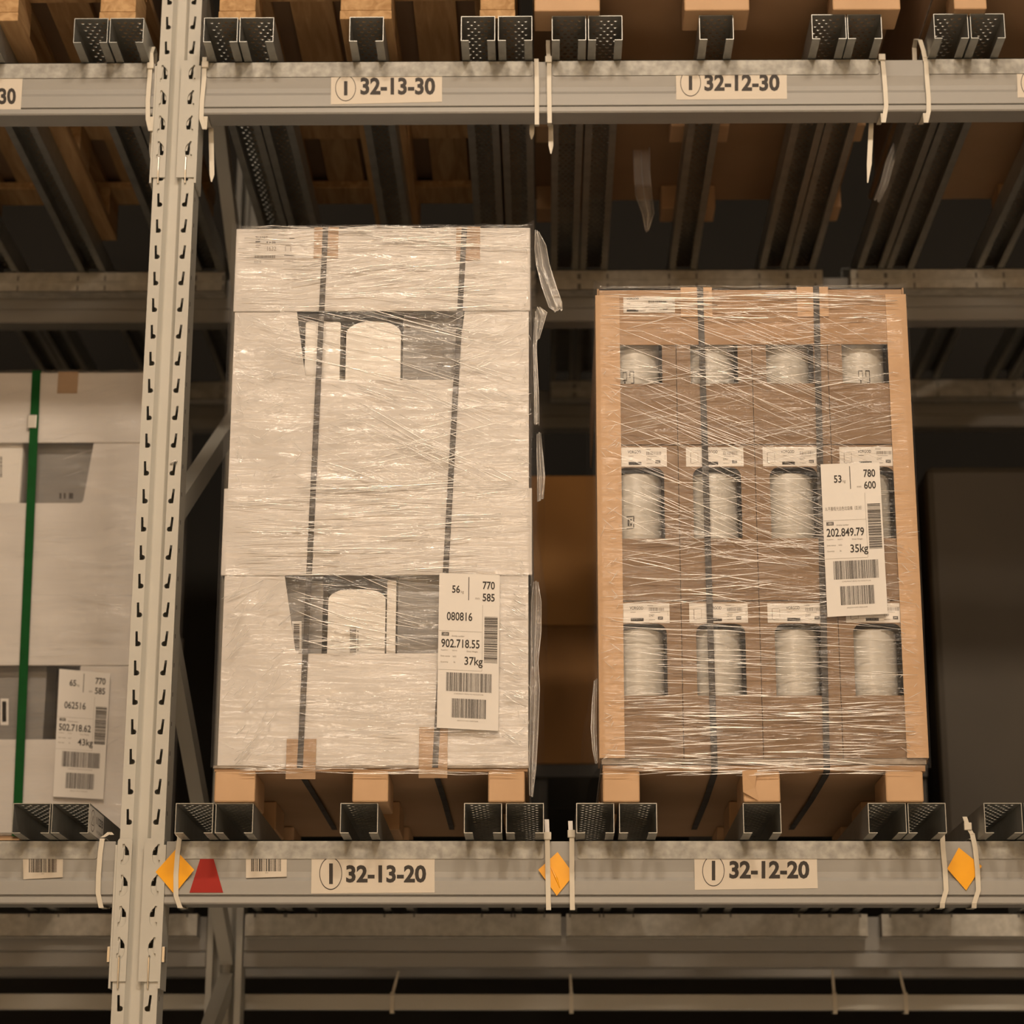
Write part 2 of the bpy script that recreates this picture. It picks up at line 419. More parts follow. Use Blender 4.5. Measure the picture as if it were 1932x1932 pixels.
# ------------------------------------------------------------------ crossbeams with end connectors
def beam_profile(z, y0, d):
    pts = [(0.0, -0.0015), (0.0, -0.036), (0.004, -0.056), (0.0035, -0.066), (0.0, -0.073), (0.0, -0.0975), (0.005, -0.0985), (0.005, -0.1005),
           (-0.003, -0.102), (-0.0035, -0.112), (-0.001, -0.115), (0.05, -0.115), (0.05, -0.0015)]
    return [(y0+d*y, z+q) for y, q in pts]
def d_hole(x, z, side):
    p = [(-0.0052, 0.0185), (-0.0018, 0.0188), (-0.0005, 0.0160), (0.0035, 0.0120), (0.0068, 0.0060), (0.0076, -0.0030), (0.0062, -0.0120), (0.0020, -0.0175), (-0.0030, -0.0190), (-0.0068, -0.0180),
         (-0.0068, -0.0105), (-0.0036, -0.0095), (-0.0020, 0.0100), (-0.0050, 0.0125)]
    q = [(x+side*u, z+v) for u, v in p]
    return q
def connector(side, ztop, yf=-0.0042):
    """plate hooked on the post's flange; side=+1 for the beam that runs to +X"""
    mb = MB()
    if side > 0: x0, x1 = -0.7265, -0.6911
    else: x0, x1 = -0.7755, -0.7485
    zb = ztop-0.2555
    hs = [d_hole(-0.7040 if side > 0 else -0.7610, ztop-0.0293-k*0.0556, -side) for k in range(4)]
    c = 0.005
    out = [(x0, zb), (x1, zb), (x1, ztop-c), (x1-c*0.4, ztop-c*0.3), (x1-c, ztop), (x0+c, ztop), (x0+c*0.4, ztop-c*0.3), (x0, ztop-c)]
    mb.plate(out, hs, yf, 0.0036, 'paint')
    xs = x1 if side > 0 else x0-0.004
    mb.box(xs, xs+0.004, yf, 0.062, zb-0.012, ztop-0.012, 'paint')
    return mb, hs
def make_beam(z, side, xfar, label, sign_group):
    xn = -0.6871 if side > 0 else -0.7795
    t = thing('rack_crossbeam', (xn, 0, z), label, 'rack beam')
    x0, x1 = (xn, xfar) if side > 0 else (xfar, xn)
    mb = MB(); mb.extr_x(beam_profile(z, 0, 1), x0, x1, 'beam')
    mb.build('beam_body', t, bevel=0.0012)
    mb, hs = connector(side, z+0.0035)
    cn = mb.build('end_connector', t, bevel=0.0012)
    xp = -0.7085 if side > 0 else -0.762
    m3 = MB(); zb = z+0.0035-0.2555
    m3.tube([(xp, -0.003, zb+0.045), (xp, -0.0068, zb+0.042), (xp, -0.0068, zb+0.014), (xp, -0.003, zb-0.012)], 0.0018, 'steel', 6)
    m3.build('safety_pin', cn)
    if z < 3:
        m4 = MB(); xw = x0-0.0 if side > 0 else xn
        xw = -0.6871 if side > 0 else -0.7795
        m4.box(min(xw, xw+0.006*side), max(xw, xw+0.006*side), -0.002, 0.012, zb+0.034, zb+0.062, 'steel')
        m4.build('locking_clip', cn, bevel=0.001)
    return t
make_beam(ZU, 1, 1.96, 'grey crossbeam carrying the signs 32-13-30 and 32-12-30', None)
make_beam(ZU, -1, -2.4, 'grey crossbeam with only the cut-off sign ending in 30, beside the post', None)
make_beam(ZL, 1, 1.96, 'grey crossbeam carrying the signs 32-13-20 and 32-12-20', None)
make_beam(ZL, -1, -2.4, 'grey crossbeam below the green-strapped load, with one barcode sticker', None)
def rear_beam(z, y, x0, x1, label, fall=0.0):
    mb = MB()
    pts = [(0.0, -0.0019), (0.0, -0.078), (0.004, -0.079), (0.004, -0.081), (-0.002, -0.083), (-0.002, -0.115), (0.05, -0.115), (0.05, -0.0019)]
    mb.extr_x([(y+a, z+b) for a, b in pts], x0, x1, 'beam')
    o = mb.build('rear_crossbeam', None, bevel=0.001, origin=(x0, y, z))
    return tag(o, label, 'rack beam')
rear_beam(ZU, 1.14, UX1+0.002, 1.96, 'shaded rear crossbeam behind the tops of the white and brown loads')
rear_beam(ZU, 1.14, -2.4, UX0-0.002, 'shaded rear crossbeam above the green-strapped load')
rear_beam(ZL-0.006, 1.14, UX1+0.002, 1.96, 'shaded rear crossbeam low down, seen under the signs 32-13-20 and 32-12-20')
rear_beam(ZL-0.006, 1.14, -2.4, UX0-0.002, 'shaded rear crossbeam low down, seen under the beam with one barcode sticker')
D2 = 0.06                                               # the rack behind stands a little higher
rear_beam(ZU+D2, 2.14, -2.4, 1.96, 'dim far crossbeam of the second rack behind the upper part of the brown load')
rear_beam(ZL+D2, 2.14, -2.4, 1.96, 'dim far crossbeam of the second rack, lowest of the dark bands under the signs')

# ------------------------------------------------------------------ pallet support decks: two rails and five perforated channels
def channel_mesh(L=1.285, W=0.0672, H=CH):
    mb = MB(); t = 0.0012
    rows = int((L-0.02)/0.0137); p = 0.0137; r = 0.0040
    mb.box(-W/2, W/2, 0, 0.012, H-t, H, 'channel')
    for k in range(rows):
        y0 = 0.012+k*p; n = 4 if k % 2 == 0 else 3
        hs = []
        for i in range(n):
            cx = (i-(n-1)/2)*0.0139; cy = y0+p/2
            hs.append([(cx+r*math.cos(a*math.pi/4+math.pi/8), cy+r*math.sin(a*math.pi/4+math.pi/8)) for a in range(8)])
        mb.prism([(-W/2, y0), (W/2, y0), (W/2, y0+p), (-W/2, y0+p)], hs, t, lambda u, v, w: (u, v, H-t+w), 'channel')
        for h in hs:                                   # raised lip round every hole
            v = [(a, b, H-0.0002) for a, b in h]+[(a, b, H+0.0005) for a, b in h]
            mb.add(v, [(i, (i+1) % 8, (i+1) % 8+8, i+8) for i in range(8)], 'channel')
    mb.box(-W/2, W/2, 0.012+rows*p, L, H-t, H, 'channel')
    for s in (-1, 1):
        x0 = s*W/2; x1 = s*(W/2-t)
        mb.box(min(x0, x1), max(x0, x1), 0, L, 0, H-t, 'channel')
        x2 = s*(W/2-0.0155)
        mb.box(min(x1, x2), max(x1, x2), 0, L, 0, t, 'channel')
    return mb
CHAN = channel_mesh().build('channel')
CH_ME = CHAN.data
bpy.data.objects.remove(CHAN)
def deck(z, x0, x1, centres, label, rear=None, y0=-0.0022, ych=-0.085, sy=1.0, yr=1.09, zr=0.0, front=True, plain=False):
    t = thing('pallet_support_deck', ((x0+x1)/2, y0, z), label, 'pallet support', 'galvanised pallet support decks')
    if front:
        mb = MB()
        mb.plate([(x0, z), (x0, z-0.031), (x0+0.003, z-0.0335), (x1-0.003, z-0.0335), (x1, z-0.031), (x1, z)], [], y0, 0.0018, 'galv')
        mb.box(x0, x1, y0, 0.052, z-0.0014, z, 'galv')
        mb.build('front_rail', t)
    rx0, rx1 = rear if rear else (x0, x1)
    mb = MB(); zz = z+zr
    mb.box(rx0, rx1, yr, yr+0.0018, zz-0.052, zz, 'galv_lit')
    if not plain: mb.box(rx0, rx1, yr-0.003, yr, zz-0.027, zz-0.025, 'galv_lit')
    mb.box(rx0, rx1, yr, yr+0.12, zz-0.0016, zz, 'galv_lit')
    mb.box(rx0, rx1, yr, yr+0.045, zz-0.052, zz-0.0505, 'galv_lit')
    for c in centres:
        for s in (-1, 1):
            for zo in ((-0.003,) if plain else (-0.018, -0.044)):
                mb.box(c+s*0.0336-0.0022, c+s*0.0336+0.0022, yr-0.0006, yr+0.0003, zz+zo-0.006, zz+zo+(0.003 if plain else 0.008), 'inside')
    mb.build('rear_rail', t)
    for c in centres:
        o = bpy.data.objects.new('channel', CH_ME); COL.objects.link(o)
        o.location = (c, ych, z+0.0006); o.scale = (1, sy, 1)
        put(o, t)
    return t
UC = [(-1.40, -1.33, -1.115, -0.8950, -0.8240), (-0.638, -0.567, -0.350, -0.130, -0.057), (0.049, 0.1205, 0.339, 0.560, 0.630), (0.7995, 0.8710, 1.09, 1.305, 1.375)]
UE = [(-1.435, -0.787), (-0.675, -0.0229), (0.0174, 0.667), (0.765, 1.415)]
LC = [(-1.43, -1.36, -1.14, -0.917, -0.847), (-0.626, -0.5545, -0.332, -0.1115, -0.037), (0.088, 0.164, 0.384, 0.6056, 0.676), (0.8108, 0.882, 1.10, 1.32, 1.39)]
LE = [(-1.47, -0.8120), (-0.672, -0.0035), (0.0569, 0.711), (0.777, 1.43)]
LR = [(-1.47, -0.79), (-0.681, 0.034), (0.046, 0.726), (0.758, 1.43)]
UR = [(-1.435, -0.787), (-0.675, -0.0229), (0.0174, 0.681), (0.75, 1.415)]
UL = ['perforated support deck over the green-strapped load, under two wooden pallet feet', 'perforated support deck above sign 32-13-30, under the wooden pallet',
      'perforated support deck above sign 32-12-30, under pale paper feet', 'perforated support deck at the upper beam beyond sign 32-12-30, past the last pair of ties']
LLb = ['perforated support deck below the green-strapped load', 'perforated support deck above sign 32-13-20, under the white load',
       'perforated support deck above sign 32-12-20, under the brown load', 'perforated support deck at the lower beam beyond the orange diamond past the brown load']
for i in range(4): deck(ZU, *UE[i], UC[i], UL[i], UR[i])
for i in range(4): deck(ZL, *LE[i], LC[i], LLb[i], LR[i], zr=-0.006, plain=True)
for i, s in enumerate(('behind the shaded upright beside the white load', 'behind the top of the white load', 'behind the top of the brown load', 'beyond the top corner of the brown load')):
    deck(ZU+D2, *UE[i], UC[i], 'dim perforated deck of the second rack, '+s, sy=0.60, ych=1.36, yr=2.06, front=False)

# ------------------------------------------------------------------ paper pallets, boxes, loads
FY = -0.09
ZT = ZL+CH+0.0010                  # tops of the lower channels
def foot_block(x0, x1, y0, y1, z0, z1, mat='kraft_light'):
    mb = MB()
    mb.box(x0, x1, y0, y1, z0, z1, mat)
    return mb
def paper_pallet(x0, x1, feet, z, h, label, depth=0.79, y0=FY, rows=(0.0, 0.33, 0.65), fd=0.14, sheets=2, torn=None, top=0.010):
    """board deck on rows of folded paper feet; feet: (x0,x1) of each column"""
    t = thing('paper_pallet', ((x0+x1)/2, y0, z), label, 'pallet', 'paper pallets')
    mb = MB()
    mb.box(x0, x1, y0+0.002, y0+depth, z+h, z+h+top*0.5, 'kraft')
    mb.box(x0-0.002, x1+0.002, y0-0.001, y0+depth, z+h+top*0.55, z+h+top, 'board_edge')
    mb.build('deck_board', t)
    for i, (a, b) in enumerate(feet):
        for j, r in enumerate(rows):
            d = min(fd, depth-r)
            f = foot_block(a, b, y0-0.003+r, y0-0.003+r+d, z+0.0004, z+h-0.0004)
            o = f.build('foot', t, bevel=0.003)
            if torn == i and j == 0:                    # loose flap of paper on this foot
                m2 = MB(); w = b-a
                m2.add([(a-0.002, y0-0.016, z+h-0.002), (a+w*0.38, y0-0.014, z+h), (a+w*0.30, y0-0.008, z+h*0.45), (a+w*0.42, y0-0.006, z+h*0.02), (a-0.001, y0-0.010, z+h*0.30)], [(0, 1, 2), (0, 2, 4), (4, 2, 3)], 'kraft_light')
                m2.build('torn_flap', o)
    return t

# white load ---------------------------------------------------------------
WX0, WX1 = -0.5885, -0.0290
HF = 0.0560
feetW = [(X(405, 1480, FY), X(482, 1480, FY)), (X(665, 1480, FY), X(733, 1480, FY)), (X(921, 1480, FY), X(990, 1480, FY))]
paper_pallet(WX0-0.004, WX1-0.003, feetW, ZT, HF, 'kraft paper pallet with three block feet under the white wrapped load')
zW0 = ZT+HF+0.0105
def display_box(x0, x1, z0, z1, lid0, lid1, cut, y, depth, label, lidx=0.003, mat='white'):
    """board tray with a cut-out front and a telescoping lid"""
    t = thing('display_box', ((x0+x1)/2, y, z0), label, 'box', 'display boxes')
    mb = MB(); th = 0.005
    ca, cb, cc, cdn, zc, zt = cut                        # cut-out: top-left, top-right, bottom-left, bottom-right x, bottom z, top z
    r = 0.006
    out = [(x0, z0), (x1, z0), (x1, z1), (cb, z1), (cb, zt), (cdn+0.001, zc+r), (cdn-r*0.4, zc+r*0.25), (cdn-r, zc), (cc+r, zc), (cc+r*0.4, zc+r*0.25), (cc-0.001, zc+r), (ca, zt), (ca, z1), (x0, z1)]
    mb.plate(out, [], y, th, mat)
    mb.box(x0, x0+th, y+th, y+depth, z0, z1, mat); mb.box(x1-th, x1, y+th, y+depth, z0, z1, mat)
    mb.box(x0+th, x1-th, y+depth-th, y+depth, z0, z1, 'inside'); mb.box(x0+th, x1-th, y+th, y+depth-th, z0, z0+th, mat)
    mb.build('tray', t)
    mb = MB(); e = lidx; y1 = y-0.0035
    mb.box(x0-e, x1+e, y1, y1+0.0035, lid0, lid1, mat); mb.box(x0-e, x0-e+0.003, y1+0.0035, y+depth+0.004, lid0, lid1, mat); mb.box(x1+e-0.003, x1+e, y1+0.0035, y+depth+0.004, lid0, lid1, mat)
    mb.box(x0-e+0.003, x1+e-0.003, y1+0.0035, y+depth+0.004, lid1-0.004, lid1, mat)
    mb.build('lid', t, bevel=0.0015)
    return t
zl_mid0, zl_mid1 = Z(700, 1086, FY), Z(700, 922, FY)
zl_top0, zl_top1 = Z(700, 588, FY), Z(700, 432, FY)
def c2(px, py): return X(px, py, FY)
low = display_box(WX0+0.001, WX1-0.002, zW0, zl_mid1-0.006, zl_mid0, zl_mid1, (c2(537, 1086), c2(873, 1086), c2(558, 1232), c2(852, 1232), Z(700, 1233, FY), zl_mid0), FY, 0.76,
            'lower white display box of the white load, its cut-out showing a barcoded tub', lidx=0.007)
upb = display_box(WX0+0.001, WX1-0.001, zl_mid1+0.0005, zl_top1-0.006, zl_top0, zl_top1, (c2(560, 588), c2(877, 588), c2(577, 717), c2(859, 717), Z(700, 717, FY), zl_top0), FY, 0.76,
            'upper white display box of the white load, its cut-out showing pale tubs', lidx=0.003)
# what the boxes hold
def tub(px0, px1, ytop, zbot, y, depth, label, mat='tub', arch=0.4, name='plastic_tub'):
    x0, x1 = X(px0, ytop, y), X(px1, ytop, y); zt = Z((px0+px1)/2, ytop, y); w = x1-x0
    r = w*arch; pts = [(x0, zbot), (x1, zbot)]
    for k in range(9): a = math.pi/2*k/8; pts.append((x1-r+r*math.cos(a), zt-r*0.55+r*0.55*math.sin(a)))
    for k in range(9): a = math.pi/2+math.pi/2*k/8; pts.append((x0+r+r*math.cos(a), zt-r*0.55+r*0.55*math.sin(a)))
    mb = MB(); mb.plate(pts, [], y, depth, mat)
    o = mb.build(name, None, bevel=min(0.012, w*0.12) if arch > 0.1 else 0.0015, origin=((x0+x1)/2, y, zbot))
    tag(o, label, 'tub' if name == 'plastic_tub' else 'panel')
    return o
zu = zl_mid1+0.006
yt = FY+0.02
tub(577, 643, 607, zu, yt, 0.3, 'pale tub nearest the slanted edge in the upper cut-out of the white load', arch=0.12)
tub(654, 757, 606, zu, yt, 0.3, 'broad pale arched tub in the middle of the upper cut-out of the white load', arch=0.45)
g = tub(762, 842, 560, zu, yt+0.012, 0.1, 'grey printed panel beside the arched tub in the upper cut-out of the white load', 'grey_card', 0.02, 'grey_panel')
def on(y): return lambda u, v: (X(u, v, y), y, Z(u, v, y))
pr = Print(on(yt+0.0114))
for k, (a, b) in enumerate(((798, 826), (802, 838), (800, 834), (804, 829), (810, 835), (796, 822))): pr.rect(a, b, 648+k*5, 650+k*5, 'grey_ink')
pr.ring(830, 690, 7, 4, 0.25, n=20); pr.text('IKEA', 824.5, 835.5, 688, 692, 0.02); pr.text('1/2', 815, 826, 697, 701)
pr.build('printed_lettering', g)
tub(839, 862, 560, zu, yt+0.004, 0.1, 'narrow grey panel at the far edge of the upper cut-out of the white load', 'grey_card', 0.02, 'grey_panel')
zb = zW0+0.006
g = tub(538, 611, 1070, zb, yt+0.012, 0.1, 'grey panel with a barcode sticker in the lower cut-out of the white load', 'grey_card', 0.02, 'grey_panel')
pr = Print(on(yt+0.0112)); pr.rect(551, 569, 1172, 1232, 'label'); pr.mb.build('sticker', g)
pr = Print(on(yt+0.0106)); pr.code(3, 24, 554, 565, 1177, 1226, across=False); pr.build('barcode_lettering', g)
g = tub(620, 728, 1112, zb, yt, 0.3, 'pale arched tub with a barcode in the lower cut-out of the white load', arch=0.35)
pr = Print(on(yt-0.0004)); pr.code(4, 26, 660, 672, 1184, 1232, across=False); pr.code(5, 14, 674, 676.5, 1190, 1228, across=False); pr.build('barcode_lettering', g)
tub(731, 748, 1095, zb, yt+0.002, 0.3, 'sliver of a pale tub in the lower cut-out of the white load', arch=0.1)
tub(752, 860, 1070, zb, yt+0.010, 0.1, 'wide grey panel next to the shipping label in the lower cut-out of the white load', 'grey_card', 0.02, 'grey_panel')
# print on the top lid
pr = Print(on(FY-0.0042))
pr.text('TILKORT', 482, 505, 446, 452, 0.01); pr.rect(482, 491, 455, 457); pr.text('4 x 36', 502, 520, 455, 459, 0.02); pr.text('1632', 504, 521, 465, 473, 0, 'grey_ink')
pr.rect(482, 492, 462, 463, 'grey_ink'); pr.rect(482, 489, 466, 467, 'grey_ink'); pr.code(8, 26, 480, 519, 480, 487, mat='grey_ink'); pr.text('22315', 479, 493, 492, 496, 0.01)
pr.rect(498, 515, 493.5, 494.3, 'grey_ink'); pr.rect(546, 556, 449, 450.5); pr.rect(536, 554, 481, 482); pr.rect(537, 553, 492, 493, 'grey_ink')
for a, b, c, d in ((538, 539, 464, 474), (548, 549, 464, 474), (539, 548, 463, 464), (541, 546, 475, 476)): pr.rect(a, b, c, d, 'grey_ink')
pr.build('printed_lettering', [c for c in upb.children if c.name.startswith('lid')][0])

# brown load ---------------------------------------------------------------
BX0, BX1 = 0.1030, 0.6755
feetB = [(X(1137, 1490, FY), X(1207, 1490, FY)), (X(1402, 1490, FY), X(1472, 1490, FY)), (X(1671, 1490, FY), X(1742, 1490, FY))]
paper_pallet(BX0-0.001, BX1+0.001, feetB, ZT, HF, 'kraft paper pallet with a torn middle foot under the brown wrapped load', torn=1, top=0.022)
zB0 = ZT+HF+0.0225
def zrow(py): return Z(1430, py, FY)
rows = [(zrow(838.5), zrow(551)), (zrow(1133), zrow(839.5)), (zB0, zrow(1134))]
cols = [BX0+0.002+k*(BX1-BX0-0.004)/4 for k in range(5)]
def window_box(x0, x1, z0, z1, label, code_seed, labelled=True):
    t = thing('kraft_carton', ((x0+x1)/2, FY, z0), label, 'carton', 'cartons of the brown load')
    g = 0.0006; a, b = x0+g, x1-g; w = b-a; h = z1-z0; th = 0.003
    wx0, wx1 = (a+b)/2-0.0445, (a+b)/2+0.0445; wt = z1-h*0.145; wb = z1-h*0.605; r = 0.018
    win = [(wx0, wb), (wx1, wb)]
    for k in range(7): q = math.pi/2*k/6; win.append((wx1-r+r*math.cos(q), wt-r+r*math.sin(q)))
    for k in range(7): q = math.pi/2+math.pi/2*k/6; win.append((wx0+r+r*math.cos(q), wt-r+r*math.sin(q)))
    mb = MB(); y = FY
    mb.plate([(a, z0+g), (b, z0+g), (b, z1-g), (a, z1-g)], [win], y, th, 'kraft_box')
    mb.box(a, a+th, y+th, y+0.19, z0+g, z1-g, 'kraft_box'); mb.box(b-th, b, y+th, y+0.19, z0+g, z1-g, 'kraft_box')
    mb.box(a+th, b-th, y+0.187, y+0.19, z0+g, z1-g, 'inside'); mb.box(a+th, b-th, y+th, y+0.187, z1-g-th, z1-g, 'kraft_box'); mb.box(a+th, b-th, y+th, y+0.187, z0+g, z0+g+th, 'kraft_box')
    mb.build('box_body', t)
    if labelled:
        lx0 = a+w*0.10; lx1 = a+w*0.855; lt = z1-h*0.015; lb = z1-h*0.14
        mb = MB(); mb.box(lx0, lx1, y-0.0006, y-0.0001, lb, lt, 'label'); lab = mb.build('carton_label', t)
        p = Print(lambda u, v: (lx0+(lx1-lx0)*u, y-0.0009, lt+(lb-lt)*v))
        p.text('VORGOD', 0.32, 0.55, 0.16, 0.32, 0.01); p.rect(0.33, 0.42, 0.44, 0.465, 'grey_ink'); p.rect(0.62, 0.72, 0.10, 0.125, 'grey_ink')
        p.code(code_seed, 26, 0.645, 0.905, 0.22, 0.40, mat='grey_ink'); p.rect(0.66, 0.84, 0.455, 0.475, 'grey_ink'); p.text('22437', 0.645, 0.735, 0.56, 0.68)
        p.rect(0.335, 0.555, 0.76, 0.92); p.text('202.849.79', 0.345, 0.545, 0.795, 0.885, 0.015, 'label'); p.rect(0.645, 0.75, 0.83, 0.85, 'grey_ink')
        for u0, u1, v0, v1 in ((0.80, 0.885, 0.68, 0.71), (0.80, 0.885, 0.81, 0.84), (0.80, 0.81, 0.68, 0.84), (0.875, 0.885, 0.68, 0.84)): p.rect(u0, u1, v0, v1)
        p.ring(0.8425, 0.76, 0.036, 0.05, 0.25, n=20); p.text('IKEA', 0.818, 0.868, 0.735, 0.785, 0.02)
        for v in (0.42, 0.5, 0.58): p.rect(0.965, 0.975, v, v+0.04, 'grey_ink')
        p.text('3 l', 0.96, 0.99, 0.86, 0.90, 0, 'grey_ink')
        for u0, u1, v0, v1 in ((0.085, 0.20, 0.27, 0.28), (0.075, 0.085, 0.30, 0.82), (0.085, 0.13, 0.84, 0.86), (0.205, 0.21, 0.30, 0.80), (0.13, 0.19, 0.80, 0.815)): p.rect(u0, u1, v0, v1, 'grey_ink')
        p.build('printed_lettering', lab)
    # the bin inside
    cx = (a+b)/2-0.006; cy = y+0.060; rr = 0.0475; n = 28
    pts = [(cx+rr*math.cos(2*math.pi*k/n), cy+rr*math.sin(2*math.pi*k/n)) for k in range(n)]
    return t, (cx, cy, rr, pts, z0+0.02, z1-h*0.17)
rn = ('top', 'middle', 'bottom'); cn_ = ('first', 'second', 'third', 'fourth')
def waste_bin(c, label, mark):
    cx, cy, rr, pts, z0, z1 = c
    mb = MB(); mb.extr_z(pts, z0, z1, 'bin')
    o = mb.build('waste_bin', None, smooth=True, origin=(cx, cy, z0))
    e = o.modifiers.new('rim', 'BEVEL'); e.width = 0.012; e.segments = 3; e.limit_method = 'ANGLE'; e.angle_limit = math.radians(50)
    for p in o.data.polygons: p.use_smooth = len(p.vertices) == 4
    tag(o, label, 'bin', 'bins in the brown load')
    if mark:
        def cyl(u, v):                                   # print wrapped round the shell
            a = -math.pi/2+u; return (cx+(rr+0.0006)*math.cos(a), cy+(rr+0.0006)*math.sin(a), v)
        p = Print(cyl); p.mb = MB()
        p.map = cyl
        return o, p
    return o, None
for r in range(3):
    for k in range(4):
        z0, z1 = rows[r]
        t, c = window_box(cols[k], cols[k+1], z0, z1, f'{rn[r]} row of the brown load, {cn_[k]} arched-window carton counted from the white load', 20+r*4+k, labelled=r > 0)
        o, p = waste_bin(c, f'pale grey round bin inside the {cn_[k]} carton of the {rn[r]} row of the brown load', (r, k) in ((0, 0), (1, 0), (0, 3)))
        if p:
            if r == 0:
                zc = zrow(706)
                u0 = -0.50 if k == 0 else -0.15
                for (a, b, zt, zb_) in ((0, 0.17, 0.011, 0.009), (0.0, 0.02, 0.011, -0.008), (0.15, 0.17, 0.011, -0.008), (0.03, 0.14, -0.004, -0.007), (0.06, 0.11, -0.008, -0.015),
                                        (0.28, 0.45, 0.012, 0.0095), (0.43, 0.46, 0.012, -0.013), (0.33, 0.44, -0.012, -0.016), (0.28, 0.31, 0.010, -0.002)):
                    p.rect(u0+a, u0+b, zc+zt, zc+zb_)
                p.text('PE', u0+0.32, u0+0.40, zc+0.004, zc-0.006) if False else None
            else:
                zc = zrow(981); u0 = -0.42
                for (a, b, zt, zb_) in ((0, 0.30, 0.012, 0.010), (0.27, 0.31, 0.012, 0.001), (0.0, 0.26, -0.011, -0.0125), (0.26, 0.30, -0.004, -0.012), (0.05, 0.12, 0.006, -0.007), (0.15, 0.21, 0.006, 0.003), (0.15, 0.21, -0.002, -0.007)):
                    p.rect(u0+a, u0+b, zc+zt, zc+zb_)
            p.build('printed_mark', o)
# cap tray over the top row and the corner boards
t = thing('cap_tray', (0.39, FY, rows[0][1]), 'kraft cap tray pulled over the top row of the brown load', 'tray')
mb = MB(); zc0, zc1 = zrow(651), rows[0][1]+0.006
mb.box(BX0, BX1, FY-0.0035, FY-0.0006, zc0, zc1, 'kraft'); mb.box(BX0-0.0006, BX1+0.0006, FY-0.0035, FY+0.76, zc1-0.003, zc1, 'kraft')
mb.box(BX0-0.0036, BX0-0.0006, FY-0.0035, FY+0.76, zc0, zc1, 'kraft'); mb.box(BX1+0.0006, BX1+0.0036, FY-0.0035, FY+0.76, zc0, zc1, 'kraft')
mb.build('tray_body', t)
mb = MB(); lz0, lz1 = zrow(591), zrow(562); lx0, lx1 = X(1176, 575, FY), X(1273, 575, FY)
mb.box(lx0, lx1, FY-0.0046, FY-0.0036, lz0, lz1, 'label'); lab = mb.build('carton_label', t)
p = Print(lambda u, v: (lx0+(lx1-lx0)*u, FY-0.0050, lz1+(lz0-lz1)*v))
p.text('VORGOD', 0.06, 0.30, 0.03, 0.15, 0.01); p.rect(0.06, 0.13, 0.42, 0.45, 'grey_ink'); p.rect(0.06, 0.24, 0.58, 0.61, 'grey_ink'); p.rect(0.06, 0.29, 0.80, 0.93); p.text('202.849.79', 0.075, 0.275, 0.825, 0.905, 0.015, 'label')
p.code(61, 26, 0.49, 0.86, 0.22, 0.42); p.text('22437', 0.49, 0.60, 0.72, 0.82); p.text('IKEA', 0.77, 0.86, 0.70, 0.82, 0.02)
p.build('printed_lettering', lab)
for nm, x0, x1, lab in (('corner_board', BX0-0.0070, X(1173.5, 1000, FY), 'tall kraft corner board on the brown load at the edge facing the white load'), ('corner_board', X(1690, 1000, FY), BX1+0.0070, 'tall kraft corner board on the brown load at the edge away from the white load')):
    mb = MB(); s0 = x0 if x0 < 0.3 else x1-0.003
    mb.box(x0, x1, FY-0.0065, FY-0.0040, zB0, zc1-0.014, 'kraft_light'); mb.box(s0, s0+0.003, FY-0.0040, FY+0.10, zB0, zc1-0.014, 'kraft_light')
    mb.build(nm, None, origin=(x0, FY, zB0)); tag(COL.objects[-1], lab, 'corner board', None)
# cartons behind the front row fill the pallet

# load with the green strap --------------------------------------------------
GY = 0.72
GX0, GX1 = -1.460, -0.862
zg = lambda py, px=150: Z(px, py, GY)
gz0 = zg(1600)
GZT = ZL+CH+0.001
paper_pallet(GX0-0.002, GX1+0.002, [(GX0, GX0+0.075), (-1.19, -1.12), (GX1-0.08, GX1)], GZT, 0.056, 'paper pallet hidden low behind the post, under the green-strapped load', depth=0.4, y0=GY, rows=(0.0, 0.2))
a0 = GZT+0.067
display_box(GX0, GX1, a0, zg(1124), zg(1256), zg(1123), (X(-200, 1256, GY), X(152, 1256, GY), X(-190, 1395, GY), X(143, 1395, GY), zg(1395), zg(1256)), GY, 0.42, 'lower white display box of the green-strapped load', lidx=0.004)
display_box(GX0, GX1, zg(1122.5), zg(706), zg(836), zg(704), (X(-200, 836, GY), X(177, 836, GY), X(-190, 949, GY), X(156, 949, GY), zg(949), zg(836)), GY, 0.42, 'upper white display box of the green-strapped load, with a dim cut-out', lidx=0.004)
def gtub(px0, px1, py, zb, dy, mat, arch, label, name):
    y = GY+dy; x0, x1 = X(px0, py, y), X(px1, py, y); zt = Z(60, py, y)
    mb = MB(); mb.box(x0, x1, y, y+0.1, zb, zt, mat)
    return tag(mb.build(name, None, bevel=0.006 if arch else 0.001, origin=((x0+x1)/2, y, zb)), label, 'tub' if arch else 'panel')
g = gtub(-60, 46, 815, zg(1122.5)+0.0056, 0.012, 'tub', 1, 'pale tub beside the green strap in the upper cut-out of the green-strapped load', 'plastic_tub')
pr = Print(on(GY+0.0116)); pr.code(11, 18, 0, 4, 862, 900, across=False); pr.build('barcode_lettering', g)
g = gtub(62, 186, 815, zg(1122.5)+0.0056, 0.03, 'grey_card', 0, 'dim grey panel on the post side of the green strap in the upper cut-out', 'grey_panel')
pr = Print(on(GY+0.0294))
for a in (112, 120, 130, 134): pr.rect(a, a+4, 930, 941, 'ink')
pr.build('printed_mark', g)
g = gtub(-60, 90, 1240, a0+0.0056, 0.03, 'grey_card', 0, 'dim grey panel with a framed tag in the lower cut-out of the green-strapped load', 'grey_panel')
pr = Print(on(GY+0.0290)); pr.rect(1, 16, 1318, 1368, 'label'); pr.rect(4, 12, 1323, 1362, 'grey_card'); pr.rect(5, 11, 1328, 1358, 'grey_ink'); pr.build('framed_tag', g)

